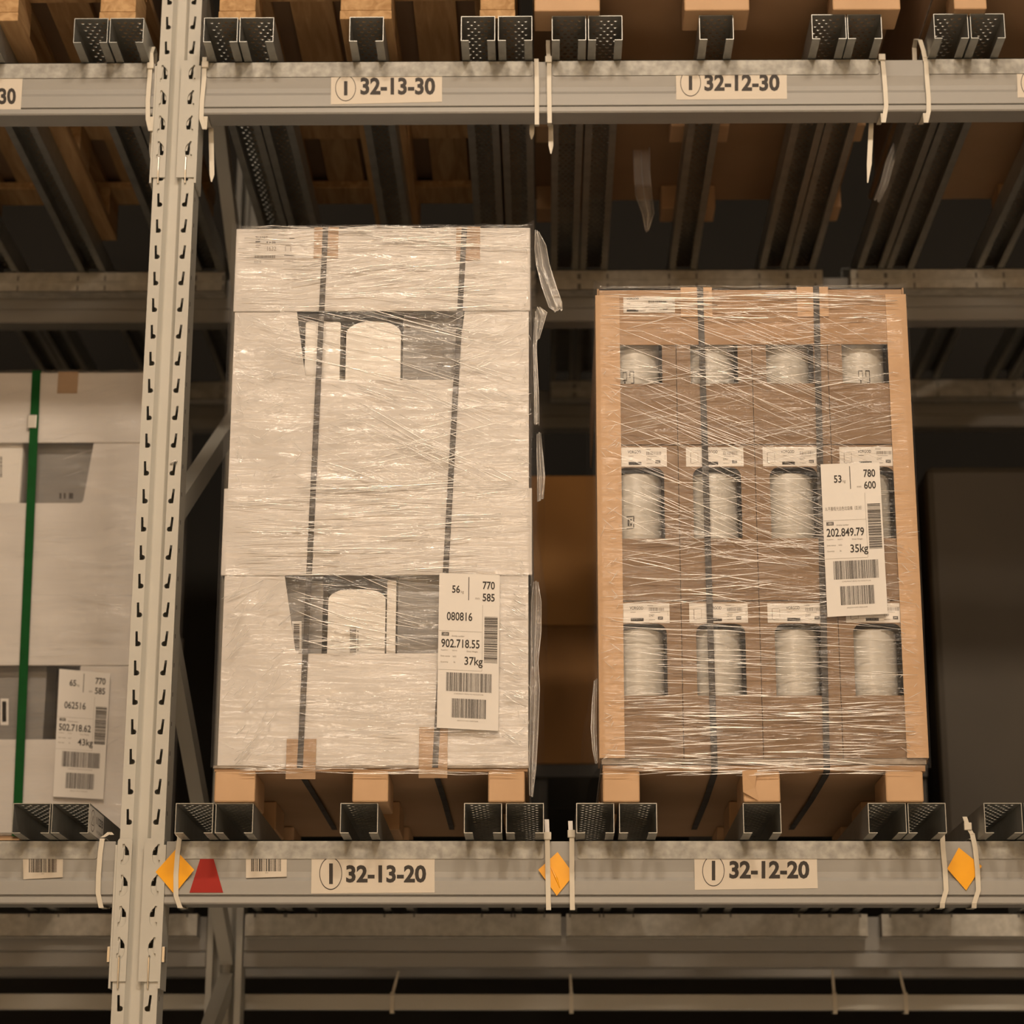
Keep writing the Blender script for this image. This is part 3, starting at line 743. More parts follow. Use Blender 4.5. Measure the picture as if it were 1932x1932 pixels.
# ------------------------------------------------------------------ straps, tape, labels and film on the loads
rng = random.Random(7)
def strap(name, px_top, py_top, px_bot, py_bot, y, ztop, zdeck, w, mat, label, group, back=0.66, under=True):
    xt, xb = X(px_top, py_top, y), X(px_bot, py_bot, y)
    pts = [(xt, y+back, ztop+0.0025), (xt, y+0.02, ztop+0.003), (xt, y+0.0012, ztop+0.003), (xt, y, ztop+0.0015), (xt, y, ztop-0.005)]
    n = 12
    for k in range(1, n+1):
        t = k/n; pts.append((xt+(xb-xt)*t, y, ztop-0.005+(zdeck+0.008-(ztop-0.005))*t))
    if under: pts += [(xb, y+0.004, zdeck-0.001), (xb+0.001, y+0.03, zdeck-0.004), (xb+0.004, y+0.30, zdeck-0.006), (xb+0.004, y+back, zdeck-0.006)]
    mb = MB(); mb.ribbon(pts, w, 0.0009, mat)
    o = mb.build(name, None, origin=(xb, y, zdeck)); return tag(o, label, 'strap', group)
zWd, zBd = ZT+HF, ZT+HF
strap('strap', 614, 440, 566, 1440, FY-0.0062, zl_top1, zWd, 0.0105, 'strap', 'dark packing strap on the white load, the one nearer the post', 'straps round the white load')
strap('strap', 876, 440, 821, 1440, FY-0.0062, zl_top1, zWd, 0.0105, 'strap', 'dark packing strap on the white load, running behind its shipping label', 'straps round the white load')
strap('strap', 1321, 552, 1348, 1445, FY-0.0075, zc1, zBd, 0.0115, 'strap', 'dark packing strap on the brown load, the one nearer the white load', 'straps round the brown load')
strap('strap', 1540, 552, 1560, 1445, FY-0.0075, zc1, zBd, 0.0115, 'strap', 'dark packing strap on the brown load, passing beside its shipping label', 'straps round the brown load')
t = strap('strap', 68, 712, 36, 1500, GY-0.012, zg(704), GZT+0.05, 0.0195, 'green', 'broad green strap with a metal buckle round the load behind the post', 'straps round the load behind the post', back=0.36, under=False)
mb = MB(); bx, bz = X(60, 799, GY-0.014), zg(799, 60); mb.box(bx-0.0105, bx+0.0105, GY-0.016, GY-0.0128, bz-0.016, bz+0.016, 'steel'); mb.build('buckle', t, bevel=0.0015)
def pad(px0, px1, py0, py1, y, label, mat='tape', over=0.05, ztop=None, fold_top=None, fold_bottom=None):
    x0, x1 = X(px0, py0, y), X(px1, py0, y); za, zb_ = Z((px0+px1)/2, py0, y), Z((px0+px1)/2, py1, y)
    if fold_top is not None: za = fold_top+0.0015
    mb = MB(); mb.box(x0, x1, y, y+0.0012, zb_, za, mat)
    if fold_top is not None: mb.box(x0, x1, y+0.0012, y+over, za-0.0012, za, mat)
    if fold_bottom is not None: mb.box(x0, x1, y+0.0012, y+over, zb_, zb_+0.0012, mat)
    o = mb.build('edge_pad', None, origin=(x0, y, zb_)); tag(o, label, 'edge protector', 'brown edge pads under the straps')
pad(593, 639, 431, 487, FY-0.0054, 'brown edge pad at the top of the white load, by the printed corner', fold_top=zl_top1)
pad(861, 906, 431, 491, FY-0.0054, 'brown edge pad at the top of the white load, above the shipping label strap', fold_top=zl_top1)
pad(541, 597, 1394, 1470, FY-0.0054, 'brown edge pad at the foot of the white load, nearer the post', over=0.02)
pad(791, 845, 1372, 1468, FY-0.0054, 'brown edge pad at the foot of the white load, below its shipping label', over=0.02)
pad(1284, 1343, 547, 598, FY-0.0066, 'brown edge pad at the top of the brown load, beside its small carton label', 'kraft_light', fold_top=zc1)
pad(1503, 1562, 546, 597, FY-0.0066, 'brown edge pad at the top of the brown load, far from its small carton label', 'kraft_light', fold_top=zc1)
pad(110, 148, 702, 742, GY-0.0052, 'brown edge pad at the top of the green-strapped load', fold_top=zg(704))

def shipping_label(c, y, kg, dims, stamp, art, gross, label, seed, cjk=None, faint=False):
    o = sheet('shipping_label', c, y, 'label', label, 'label', 'shipping labels on the loads')
    p = Print(sheet_map(c, y-0.0004))
    p.text(kg, .215, .345, .077, .128, .022); p.text('kg', .36, .41, .108, .132, 0, 'grey_ink')
    p.rect(.484, .496, .02, .172)
    p.text(dims[0], .72, .92, .045, .098, .022); p.text(dims[1], .72, .92, .124, .176, .022); p.text('mm', .60, .67, .154, .166, 0, 'grey_ink')
    if stamp: p.text(stamp, .135, .555, .252, .308, .016)
    if cjk: p.text(cjk, .045, .66, .285, .312, .004, 'grey_ink')
    p.rect(.01, .72, .3755, .3768, 'grey_ink'); p.rect(.7205, .7245, .20, .627, 'grey_ink'); p.rect(.01, .72, .626, .6273, 'grey_ink')
    for a, b, d, e in ((.055, .175, .385, .388), (.055, .175, .405, .408), (.055, .065, .385, .408), (.165, .175, .385, .408)): p.rect(a, b, d, e)
    p.ring(.115, .3965, .052, .010, .18, n=24); p.text('IKEA', .075, .155, .391, .402, .02)
    p.text('Article number', .22, .43, .402, .413, 0, 'grey_ink')
    p.text(art, .05, .68, .428, .484, .018)
    p.text('Supplier:', .045, .165, .496, .506, 0, 'grey_ink'); p.text('22315', .23, .31, .497, .505, 0, 'grey_ink'); p.text('Gross Weight', .47, .65, .498, .512, 0, 'grey_ink')
    p.text('Date stamp:', .045, .20, .534, .546, 0, 'grey_ink'); p.text('1632', .24, .30, .534, .544, 0, 'grey_ink'); p.text('Quantity', .045, .17, .572, .584, 0, 'grey_ink'); p.text('36', .255, .285, .572, .582, 0, 'grey_ink')
    p.text(gross, .435, .735, .538, .608, .016)
    p.code(seed, 44, .755, .972, .275, .572, across=False)
    p.code(seed+1, 62, .14, .885, .643, .763); p.text('(240)90271855(10)1632(37)36', .27, .75, .774, .784, 0, 'grey_ink')
    p.code(seed+2, 46, .235, .795, .808, .93); p.text('(00)273115491106022628', .33, .67, .944, .954, 0, 'grey_ink')
    p.build('printed_lettering', o)
    return o
yl = FY-0.0152
def cs(pts, y): return [(X(a, b, y), Z(a, b, y)) for a, b in pts]
shipping_label(cs([(829, 1081), (943, 1085), (824, 1373), (940, 1379)], yl), yl, '56', ('770', '585'), '080816', '902.718.55', '37kg', 'large shipping label reading 56 kg on the white wrapped load', 100)
shipping_label(cs([(1548, 876), (1659, 872), (1561, 1164), (1675, 1158)], yl), yl, '53', ('780', '600'), None, '202.849.79', '35kg', 'large tilted shipping label reading 53 kg on the brown wrapped load', 130, cjk='3L平盖哑光白色垃圾桶（亚洲）')
yl = GY-0.012
shipping_label(cs([(112, 1262), (208, 1270), (100, 1503), (195, 1508)], yl), yl, '65', ('770', '585'), '062516', '502.718.62', '43kg', 'shipping label reading 65 kg on the green-strapped load', 160)

def film(x0, x1, z0, z1, y, depth, label, bulge, seed, mat='film'):
    r = random.Random(seed)
    nz = 70; nf = 40; ns = 8
    ph = [r.uniform(0, 6.28) for _ in range(8)]
    def wob(u, v): return 0.0009*(math.sin(u*23+v*31+ph[0])+math.sin(u*9-v*47+ph[1])+0.8*math.sin(v*90+ph[2]+2*math.sin(u*6+ph[3])))
    v = []; f = []; n = 2*ns+nf+1
    for j in range(nz+1):
        q = j/nz; z = z0+(z1-z0)*q
        for i in range(n):
            if i < ns:
                s = 1-i/ns; b = bulge(-1, q, s); p = (x0-b, y+0.006+depth*s, z)
            elif i <= ns+nf:
                s = (i-ns)/nf; p = (x0+(x1-x0)*s, y+wob(s, q), z)
            else:
                s = (i-ns-nf)/ns; b = bulge(1, q, s); p = (x1+b, y+0.006+depth*s, z)
            v.append(p)
    for j in range(nz):
        for i in range(n-1): f.append((j*n+i, j*n+i+1, (j+1)*n+i+1, (j+1)*n+i))
    mb = MB(); mb.add(v, f, mat)
    # film folded over the top edge, with ragged peaks
    m = 30; vt = []
    for i in range(m+1):
        s = i/m; pk = 0.003+0.005*abs(math.sin(s*17+seed))*r.random()+(0.010 if s in (0.0, 1.0) else 0)
        xx = x0+(x1-x0)*s
        vt += [(xx, y+0.001, z1), (xx, y+0.010, z1+pk), (xx, y+0.12, z1+0.004)]
    ft = []
    for i in range(m):
        for k in range(2): ft.append((3*i+k, 3*i+3+k, 3*i+4+k, 3*i+1+k))
    mb.add(vt, ft, mat)
    o = mb.build('stretch_film', None, smooth=True, origin=((x0+x1)/2, y, z0))
    return tag(o, label, 'film', 'stretch film round the loads')
def bW(side, q, s):
    if side < 0: return 0.004+0.004*math.sin(q*9)*s
    return 0.004+(0.020*math.exp(-((q-0.32)/0.10)**2)+0.013*math.exp(-((q-0.12)/0.10)**2)+0.016*math.exp(-((q-0.62)/0.12)**2))*min(1, s*5)
filmW = film(WX0-0.010, WX1+0.009, zWd+0.006, zl_top1+0.003, FY-0.0108, 0.72, 'clear creased stretch film round the white load', bW, 3)
def bB(side, q, s):
    if side > 0: return 0.003+0.002*math.sin(q*11)*s
    return 0.004+(0.022*math.exp(-((q-0.08)/0.09)**2))*min(1, s*4)
filmB = film(BX0-0.0100, BX1+0.0100, zBd+0.004, zc1+0.003, FY-0.0108, 0.72, 'clear stretch film with diagonal creases round the brown load', bB, 5, 'film_taut')
filmG = film(GX0-0.008, GX1+0.008, GZT+0.06, zg(704)+0.003, GY-0.0100, 0.40, 'clear stretch film round the green-strapped load', lambda a, b, c: 0.003, 9)

def creases(zones, y, parent, seed, name='crease_lines'):
    r = random.Random(seed); mb = MB()
    for (a, b, c, d, n, sm, sd, l0, l1, r0, r1) in zones:
        for _ in range(n):
            x = r.uniform(a, c); yy = r.uniform(b, d); L = l0+(l1-l0)*r.random()**1.8; s = r.gauss(sm, sd)
            dx = L/math.sqrt(1+s*s); pts = []; rad = []
            k = max(3, int(L/14)); ph = r.uniform(0, 6.28); am = r.uniform(0, 0.012)*L
            R = (r0+(r1-r0)*r.random()**2)
            ok = True
            for i in range(k+1):
                t = i/k; px = x+dx*(t-0.5); py = yy+dx*s*(t-0.5)+am*math.sin(t*4+ph)
                if not (a-6 <= px <= c+6): ok = False; break
                P_ = at(px, py, y); pts.append((P_.x, P_.y-0.0004*math.sin(t*9+ph), P_.z)); rad.append(R*(0.25+0.75*abs(math.sin(math.pi*(t*0.92+0.04)))*(0.55+0.45*abs(math.sin(t*k*0.9+ph)))))
            if ok and len(pts) > 2: mb.tube(pts, rad, 'crease', 5)
    o = mb.build(name, parent, smooth=True)
    return o
yc = FY-0.0128
th, md, tk = 0.00042, 0.0008, 0.0014
creases([
    (452, 434, 998, 470, 60, 0.02, 0.05, 30, 260, th, tk), (452, 465, 998, 585, 90, 0.03, 0.14, 20, 190, th, 0.0009),
    (520, 478, 985, 545, 22, -0.17, 0.03, 120, 330, th, 0.0009), (450, 588, 998, 760, 46, 0.27, 0.06, 60, 340, th, 0.001), (840, 585, 995, 690, 34, -0.42, 0.10, 25, 110, th, 0.0007),
    (450, 590, 580, 910, 70, 0.1, 0.9, 10, 60, th, 0.0009), (560, 735, 990, 905, 44, 0.45, 0.10, 40, 260, th, 0.0009), (560, 770, 990, 910, 34, -0.24, 0.06, 50, 290, th, 0.0009),
    (560, 740, 990, 910, 40, 0.05, 0.2, 10, 60, th, md), (540, 905, 980, 925, 26, -0.05, 0.06, 60, 260, th, 0.0012),
    (432, 922, 1000, 1085, 120, -0.01, 0.07, 20, 220, th, 0.0009), (536, 1088, 826, 1225, 46, 0.24, 0.09, 60, 280, th, 0.0010), (560, 1206, 760, 1222, 24, -0.04, 0.05, 40, 180, md, 0.0013),
    (420, 1095, 548, 1435, 50, -0.9, 0.6, 15, 75, th, 0.0008), (560, 1235, 824, 1440, 26, 0.03, 0.12, 10, 90, th, md), (640, 1374, 930, 1386, 14, 0.01, 0.03, 30, 150, th, 0.001),
    (945, 1090, 992, 1410, 60, 0.38, 0.2, 15, 60, th, 0.0007), (978, 440, 1000, 1440, 90, 1.0, 2.5, 6, 26, th, 0.0007), (446, 590, 458, 920, 36, 1.0, 2.5, 6, 22, th, 0.0007),
    (452, 440, 998, 580, 26, -0.02, 0.06, 60, 240, 0.0011, 0.0019), (450, 600, 995, 740, 16, 0.25, 0.05, 90, 300, 0.0010, 0.0018), (560, 740, 985, 900, 14, 0.42, 0.10, 60, 220, 0.0010, 0.0017), (432, 905, 1000, 1085, 34, -0.02, 0.05, 50, 220, 0.0011, 0.0019), (545, 1100, 822, 1222, 14, 0.22, 0.08, 60, 220, 0.0010, 0.0018), (418, 1100, 548, 1430, 20, -1.0, 0.5, 20, 90, 0.0010, 0.0016), (945, 1100, 992, 1400, 22, 0.4, 0.15, 20, 50, 0.0010, 0.0015),
    (412, 1440, 988, 1462, 60, 0.01, 0.04, 30, 160, th, 0.0008), (450, 427, 1000, 436, 40, 0.02, 0.05, 20, 110, th, 0.001),
], yc, filmW, 11)
creases([
    (1140, 550, 1700, 600, 70, 0.0, 0.04, 30, 240, th, 0.0010), (1140, 590, 1700, 660, 50, 0.05, 0.15, 20, 180, th, 0.0008),
    (1138, 600, 1706, 860, 90, 0.40, 0.05, 90, 420, th, 0.0008), (1138, 820, 1712, 1030, 84, 0.44, 0.05, 90, 420, th, 0.0008), (1138, 690, 1706, 860, 74, -0.20, 0.05, 40, 200, th, 0.0006),
    (1140, 690, 1705, 730, 40, 0.03, 0.10, 15, 90, th, 0.0008), (1140, 900, 1715, 1030, 60, -0.03, 0.08, 20, 150, th, 0.0006), (1138, 1005, 1722, 1145, 64, 0.12, 0.06, 60, 300, th, 0.0008),
    (1138, 1020, 1722, 1145, 60, -0.13, 0.05, 40, 220, th, 0.0007), (1138, 1000, 1700, 1030, 40, 0.0, 0.1, 10, 90, th, 0.0009), (1138, 1150, 1730, 1325, 110, 0.06, 0.05, 30, 260, th, 0.0008),
    (1138, 1300, 1738, 1345, 50, -0.02, 0.05, 20, 180, th, 0.0009), (1138, 1330, 1738, 1455, 150, 0.0, 0.05, 25, 260, th, 0.0009), (1138, 1438, 1740, 1462, 60, 0.0, 0.03, 40, 200, th, 0.0011),
    (1140, 552, 1700, 600, 22, 0.0, 0.04, 50, 240, 0.0010, 0.0018), (1140, 1335, 1738, 1458, 46, 0.0, 0.04, 40, 220, 0.0010, 0.0019), (1170, 1010, 1700, 1140, 18, 0.02, 0.12, 40, 160, 0.0009, 0.0014), (1150, 690, 1700, 730, 14, 0.02, 0.1, 20, 90, 0.001, 0.0016),
    (1138, 560, 1172, 1440, 80, -0.3, 0.9, 8, 36, th, 0.0006), (1695, 1000, 1735, 1440, 60, 0.2, 0.5, 8, 40, th, 0.0007),
], yc, filmB, 12)
creases([
    (0, 712, 262, 840, 24, -0.25, 0.06, 40, 150, 0.0003, 0.0008), (0, 840, 255, 1120, 28, -0.15, 0.15, 20, 130, 0.0003, 0.0007), (0, 1120, 245, 1260, 22, 0.05, 0.08, 30, 170, 0.0003, 0.0006), (205, 1270, 240, 1500, 10, 0.2, 0.5, 10, 30, 0.0003, 0.0007),
], GY-0.0112, filmG, 13)
def flap(pts, y0, parent, seed, name='loose_flap'):
    """crumpled loose film: outline as a left and a right edge of pixel points at given depths"""
    r = random.Random(seed); mb = MB(); v = []; f = []; m = 6
    for (a, b, yy) in pts:
        for k in range(m+1):
            t = k/m; px = a[0]+(b[0]-a[0])*t; py = a[1]+(b[1]-a[1])*t
            q = at(px, py, yy); v.append((q.x, q.y+r.uniform(-0.008, 0.008), q.z))
    n = m+1
    for j in range(len(pts)-1):
        for k in range(m): f.append((j*n+k, j*n+k+1, (j+1)*n+k+1, (j+1)*n+k))
    mb.add(v, f, 'film_loose')
    for k in (0, m//2, m):
        mb.tube([v[j*n+k] for j in range(len(pts))], 0.0007, 'crease', 5)
    mb.tube(v[-n:], 0.001, 'crease', 5)
    return mb.build(name, parent, smooth=True)
flap([((1010, 436), (1016, 436), FY), ((1009, 470), (1030, 466), FY+0.02), ((1012, 500), (1036, 500), FY+0.03), ((1022, 540), (1047, 535), FY+0.03), ((1036, 580), (1060, 572), FY+0.02), ((1044, 588), (1061, 582), FY+0.02)], 0, filmW, 1)
flap([((1010, 585), (1018, 578), FY+0.03), ((1011, 605), (1032, 590), FY+0.04), ((1011, 640), (1018, 640), FY+0.04)], 0, filmW, 2)
flap([((1013, 820), (1020, 815), FY+0.10), ((1013, 860), (1024, 860), FY+0.10), ((1014, 900), (1028, 900), FY+0.10), ((1014, 945), (1025, 940), FY+0.10)], 0, filmW, 4)

flap([((1008, 598), (1014, 596), FY+0.05), ((1006, 660), (1012, 660), FY+0.05), ((1008, 740), (1016, 740), FY+0.05), ((1008, 800), (1017, 800), FY+0.05)], 0, filmW, 5)
flap([((1007, 1096), (1015, 1098), FY+0.05), ((1003, 1130), (1021, 1136), FY+0.06), ((1002, 1180), (1021, 1190), FY+0.07), ((1002, 1240), (1015, 1250), FY+0.06), ((1001, 1290), (1018, 1300), FY+0.06), ((1000, 1370), (1015, 1380), FY+0.06), ((998, 1440), (1011, 1450), FY+0.06), ((999, 1500), (1005, 1504), FY+0.06)], 0, filmW, 6)
flap([((1121, 1285), (1126, 1282), FY+0.04), ((1117, 1330), (1125, 1330), FY+0.04), ((1115, 1375), (1125, 1375), FY+0.04), ((1118, 1415), (1126, 1415), FY+0.04), ((1123, 1440), (1127, 1440), FY+0.04)], 0, filmB, 7)

# ------------------------------------------------------------------ loads on the upper level
ZTU = ZU+CH+0.0010
def wooden_pallet(runners, x0, x1, y0, depth, z, label, mat='wood'):
    """runners: (x0,x1) of the three bottom boards; blocks, cross boards and deck boards over them"""
    t = thing('wooden_pallet', ((x0+x1)/2, y0, z), label, 'pallet', 'wooden pallets on the upper level')
    for i, (a, b) in enumerate(runners):
        mb = MB(); mb.box(a, b, y0, y0+depth, z, z+0.019, mat); mb.build('runner', t, bevel=0.0015, origin=(a, y0, z))
        for yy in (y0+0.001, y0+depth*0.62-0.05, y0+depth-0.11):
            mb = MB(); mb.box(a+0.001, b-0.001, yy, yy+0.11, z+0.0195, z+0.092, mat); mb.build('block', t, bevel=0.002, origin=(a+rng.random(), yy, z))
    for yy in (y0+0.002, y0+depth*0.62-0.045, y0+depth-0.10):
        mb = MB(); mb.box(x0, x1, yy, yy+0.095, z+0.0925, z+0.111, mat); mb.build('cross_board', t, bevel=0.001, origin=(x0, yy, z+0.09))
    nb = 5; w = (x1-x0)/(nb+(nb-1)*0.45)
    for k in range(nb):
        a = x0+k*w*1.45
        mb = MB(); mb.box(a, a+w, y0, y0+depth, z+0.1115, z+0.129, mat); mb.build('deck_board', t, bevel=0.001, origin=(a, y0, z+0.11))
    return t
yw = -0.076
def xr(a, b, py=30): return (X(a, py, yw), X(b, py, yw))
wooden_pallet([xr(412, 482), xr(641, 739), xr(905, 972)], X(410, 30, yw), X(974, 30, yw), yw, 1.10, ZTU, 'wooden pallet above sign 32-13-30, its rough end-grain feet on the deck')
wooden_pallet([(-1.40, -1.33), xr(-60, 34), xr(187, 256)], -1.40, X(258, 30, yw), yw, 1.10, ZTU, 'wooden pallet above the cut-off sign ending in 30, one lit bottom board between the channels')
for nm, x0, x1, lab in (('carton', -0.64, -0.06, 'carton seen through gaps of the wooden pallet above sign 32-13-30, added to block light'), ('carton', -1.39, -0.84, 'carton seen through gaps of the wooden pallet beyond the post, added to block light')):
    mb = MB(); mb.box(x0, x1, yw+0.01, yw+1.08, ZTU+0.1295, ZTU+0.6, 'kraft_box'); tag(mb.build(nm, None, origin=(x0, yw, ZTU+0.13)), lab, 'carton')  # added loads, mostly out of view, block light above the pallet gaps
yk = -0.0995
fx = [(X(a, 20, yk), X(b, 20, yk)) for a, b in ((1008, 1132), (1291, 1414), (1571, 1699))]
paper_pallet(fx[0][0]-0.002, fx[2][1]+0.002, fx, ZTU, 0.060, 'kraft pallet above sign 32-12-30 with three rows of pale paper feet', depth=1.03, y0=yk, rows=(0.0, 0.51, 0.945), fd=0.084)
fx2 = [(X(1800, 20, yk), X(1862, 20, yk)), (1.07, 1.13), (1.33, 1.39)]
paper_pallet(X(1775, 20, yk), 1.41, fx2, ZTU, 0.060, 'kraft pallet on the upper deck beyond sign 32-12-30, only one small foot in view', depth=1.03, y0=yk, rows=(0.0, 0.51, 0.945), fd=0.084)
mb = MB(); mb.box(fx[0][0], fx[2][1], yk+0.004, yk+1.02, ZTU+0.0705, ZTU+0.6, 'kraft'); tag(mb.build('kraft_carton', None, origin=(0.3, 0, ZTU+0.07)), 'kraft carton resting on the pallet with pale feet, at the top edge of the view', 'carton')
mb = MB(); mb.box(X(1790, 20, yk), 1.40, yk+0.004, yk+1.02, ZTU+0.0705, ZTU+0.6, 'kraft'); tag(mb.build('kraft_carton', None, origin=(1.0, 0, ZTU+0.07)), 'kraft carton on the upper pallet at the top corner past the last pair of ties', 'carton')
def film_tail(pts, label, seed):
    o = flap(pts, 0, None, seed, 'film_tail'); return tag(o, label, 'film')
film_tail([((1195, 283), (1225, 281), 0.563), ((1197, 330), (1226, 330), 0.52), ((1200, 370), (1230, 365), 0.47), ((1212, 405), (1234, 400), 0.47), ((1218, 436), (1224, 432), 0.47)], 'clear film tail hanging below the kraft pallet above sign 32-12-30', 5)
film_tail([((1691, 258), (1700, 262), 0.45), ((1672, 305), (1686, 308), 0.47), ((1662, 345), (1674, 350), 0.50), ((1650, 375), (1660, 380), 0.52)], 'shiny strip of film hanging behind the upper beam gap beyond sign 32-12-30', 6)

# ------------------------------------------------------------------ second rack and the back of the first
yb = 1.45
def back_box(name, pxa, pxb, pya, pyb, y, d, mat, label, cat):
    x0, x1 = X(pxa, pyb, y), X(pxb, pyb, y); z1, z0 = Z(1070, pya, y), Z(1070, pyb, y)
    mb = MB(); mb.box(x0, x1, y, y+d, z0, z1, mat)
    return tag(mb.build(name, None, bevel=0.004, origin=((x0+x1)/2, y, z0)), label, cat)
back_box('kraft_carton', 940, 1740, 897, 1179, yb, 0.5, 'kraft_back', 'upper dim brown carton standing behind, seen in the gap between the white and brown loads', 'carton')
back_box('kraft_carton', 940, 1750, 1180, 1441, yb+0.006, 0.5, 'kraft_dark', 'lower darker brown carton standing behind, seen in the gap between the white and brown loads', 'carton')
zd2 = ZL+D2+CH
pb = thing('dark_pallet', (0.4, yb, zd2), 'black pallet under the brown cartons standing behind the gap', 'pallet')
x0, x1 = X(940, 1441, yb), X(1750, 1441, yb); zt = Z(1070, 1442, yb+0.006)
mb = MB(); mb.box(x0, x1, yb+0.01, yb+0.5, zt-0.03, zt, 'dark'); mb.build('deck_board', pb)
for k in range(3):
    mb = MB(); a = x0+(x1-x0-0.12)*k/2; mb.box(a, a+0.12, yb+0.03, yb+0.5, zd2, zt-0.03, 'dark'); mb.build('foot', pb)
mb = MB(); y9 = 1.50
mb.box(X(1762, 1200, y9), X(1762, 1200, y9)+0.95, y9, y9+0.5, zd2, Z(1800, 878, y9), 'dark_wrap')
tag(mb.build('wrapped_load', None, bevel=0.02, origin=(1.4, y9, zd2)), 'dim grey-brown wrapped load far behind, beside the brown load', 'load')

# stop bar with ties low at the back
yq = 1.25
za, zb_ = Z(800, 1875, yq), Z(800, 1905, yq)
mb = MB(); mb.box(-2.4, 1.96, yq, yq+0.03, zb_, za, 'paint')
bar = tag(mb.build('stop_bar', None, bevel=0.003, origin=(0, yq, zb_)), 'thin dim horizontal bar with four pale ties at the bottom of the view', 'bar')
def bar_tie(px, up_px, up_py, label):
    xx = X(px, 1890, yq); mb = MB()
    t = thing('cable_tie', (xx, yq, zb_), label, 'cable tie', 'cable ties on the low bar')
    mb.ribbon([(xx, yq+0.033, za+0.002), (xx, yq-0.002, za+0.003), (xx, yq-0.003, za-0.004), (xx, yq-0.003, zb_-0.004), (xx, yq-0.001, zb_-0.008), (xx, yq+0.033, zb_-0.004)], 0.0095, 0.0015, 'tie')
    mb.build('strap', t)
    mb = MB(); q = at(up_px, up_py, yq+0.01); mb.ribbon([(xx, yq+0.006, za), (xx*0.6+q.x*0.4, yq+0.01, za*0.6+q.z*0.4), tuple(q)], [0.007, 0.007, 0.005], 0.0013, 'tie'); mb.build('tail', t)
bar_tie(740, 752, 1832, 'tie on the thin low bar, under sign 32-13-20')
bar_tie(1078, 1076, 1838, 'tie on the thin low bar, under the first orange-marked beam joint')
bar_tie(1575, 1570, 1820, 'tie with a straight upright tail on the thin low bar under sign 32-12-20')
bar_tie(1709, 1697, 1832, 'tie on the thin low bar, last one before the orange diamond by the far ties')

# ------------------------------------------------------------------ signs and stickers on the beams
ys = -0.0007
def sign(c, text, tb, circ, ibar, label, top=None):
    q = cs(c, ys); o = sheet('location_sign', q, ys, 'cream', label, 'sign', 'location signs on the beams', t=0.0003)
    p = Print(on(ys-0.0003))
    if text: p.text(text, *tb, 0.036)
    if circ: p.ring(*circ, 0.06, n=48, top=top if top else -9)
    if ibar: p.rect(*ibar)
    p.build('printed_lettering', o)
sign([(625, 124), (834, 122), (624, 197), (834, 192)], '32-13-30', (680, 821, 146, 179), (652, 166, 19.5, 25), (649, 655.5, 153, 180), 'location sign 32-13-30 on the upper crossbeam')
sign([(1275, 120), (1484, 118), (1276, 188), (1485, 186.5)], '32-12-30', (1329, 1471, 140, 172), (1303, 156, 19.5, 26), (1299.5, 1306, 143, 170), 'location sign 32-12-30 on the upper crossbeam')
sign([(-60, 148), (43, 145), (-62, 216), (39, 211)], '30', (-2, 30, 166, 197), None, None, 'cut-off location sign ending in 30 at the edge of the view')
sign([(1918, 122), (2120, 122), (1920, 184), (2122, 182)], None, None, (1946, 156, 20, 26), None, 'sliver of a location sign at the end of the upper beam')
sign([(588, 1606), (820, 1606), (587, 1686), (820, 1684)], '32-13-20', (653, 804, 1632, 1665.5), (624, 1648, 21.5, 31), (621, 628, 1629, 1668), 'location sign 32-13-20 on the lower crossbeam')
sign([(1309.5, 1602), (1540.5, 1600), (1311, 1679), (1543, 1676)], '32-12-20', (1376, 1527, 1624, 1658), (1346, 1643, 21, 29.5), (1343, 1349.5, 1624, 1661), 'location sign 32-12-20 on the lower crossbeam')
def barcode_sticker(c, b, tx, seed, label):
    o = sheet('barcode_sticker', cs(c, ys), ys, 'cream', label, 'sticker', 'barcode stickers on the lower beams', t=0.0003)
    p = Print(on(ys-0.0003)); p.code(seed, 22, *b); p.text('232', *tx, 0, 'grey_ink'); p.build('barcode_lettering', o)
barcode_sticker([(464, 1608), (541, 1608), (464, 1656.5), (541, 1654)], (474, 530, 1609, 1644), (500, 506, 1645, 1648), 71, 'barcode sticker between the red marker and sign 32-13-20')
barcode_sticker([(43, 1606), (119, 1605), (44, 1659), (118.5, 1655)], (54, 107, 1607, 1646), (78, 83, 1647, 1649.5), 72, 'barcode sticker on the lower beam below the green-strapped load')
def foil(name, pts, mat, label, group, y=None, fold=None):
    y = ys-0.0006 if y is None else y
    mb = MB(); q = cs(pts, y); mb.plate(q, [], y, 0.0005, mat)
    if fold:
        a, b = cs(fold, y); mb.tube([(a[0], y-0.0002, a[1]), ((a[0]+b[0])/2+0.001, y-0.0008, (a[1]+b[1])/2), (b[0], y-0.0002, b[1])], [0.0012, 0.0022, 0.001], mat, 6)
    tag(mb.build(name, None, origin=(q[0][0], y, q[2][1])), label, 'marker', group)
yd = -0.0092
foil('orange_marker', [(331, 1603), (366.5, 1641), (329, 1687), (293.5, 1645)], 'orange', 'orange foil diamond at the beam end beside the post and red marker', 'orange diamond markers', y=-0.0052)
foil('red_marker', [(381, 1610), (400, 1610), (421, 1684), (357.5, 1684)], 'red', 'red tapered foil marker on the lower beam beside the orange diamond', None)
foil('orange_marker', [(1052, 1607.5), (1083, 1650), (1050.5, 1690), (1015.5, 1641)], 'orange', 'creased orange foil diamond between the two facing ties at the joint of the decks', 'orange diamond markers', fold=((1040, 1637), (1056, 1675)), y=-0.0034)
foil('orange_marker', [(1809, 1599), (1852.5, 1634), (1823, 1680), (1787, 1639)], 'orange', 'orange foil diamond at the far end of the lower beam, past sign 32-12-20', 'orange diamond markers', y=-0.0034)
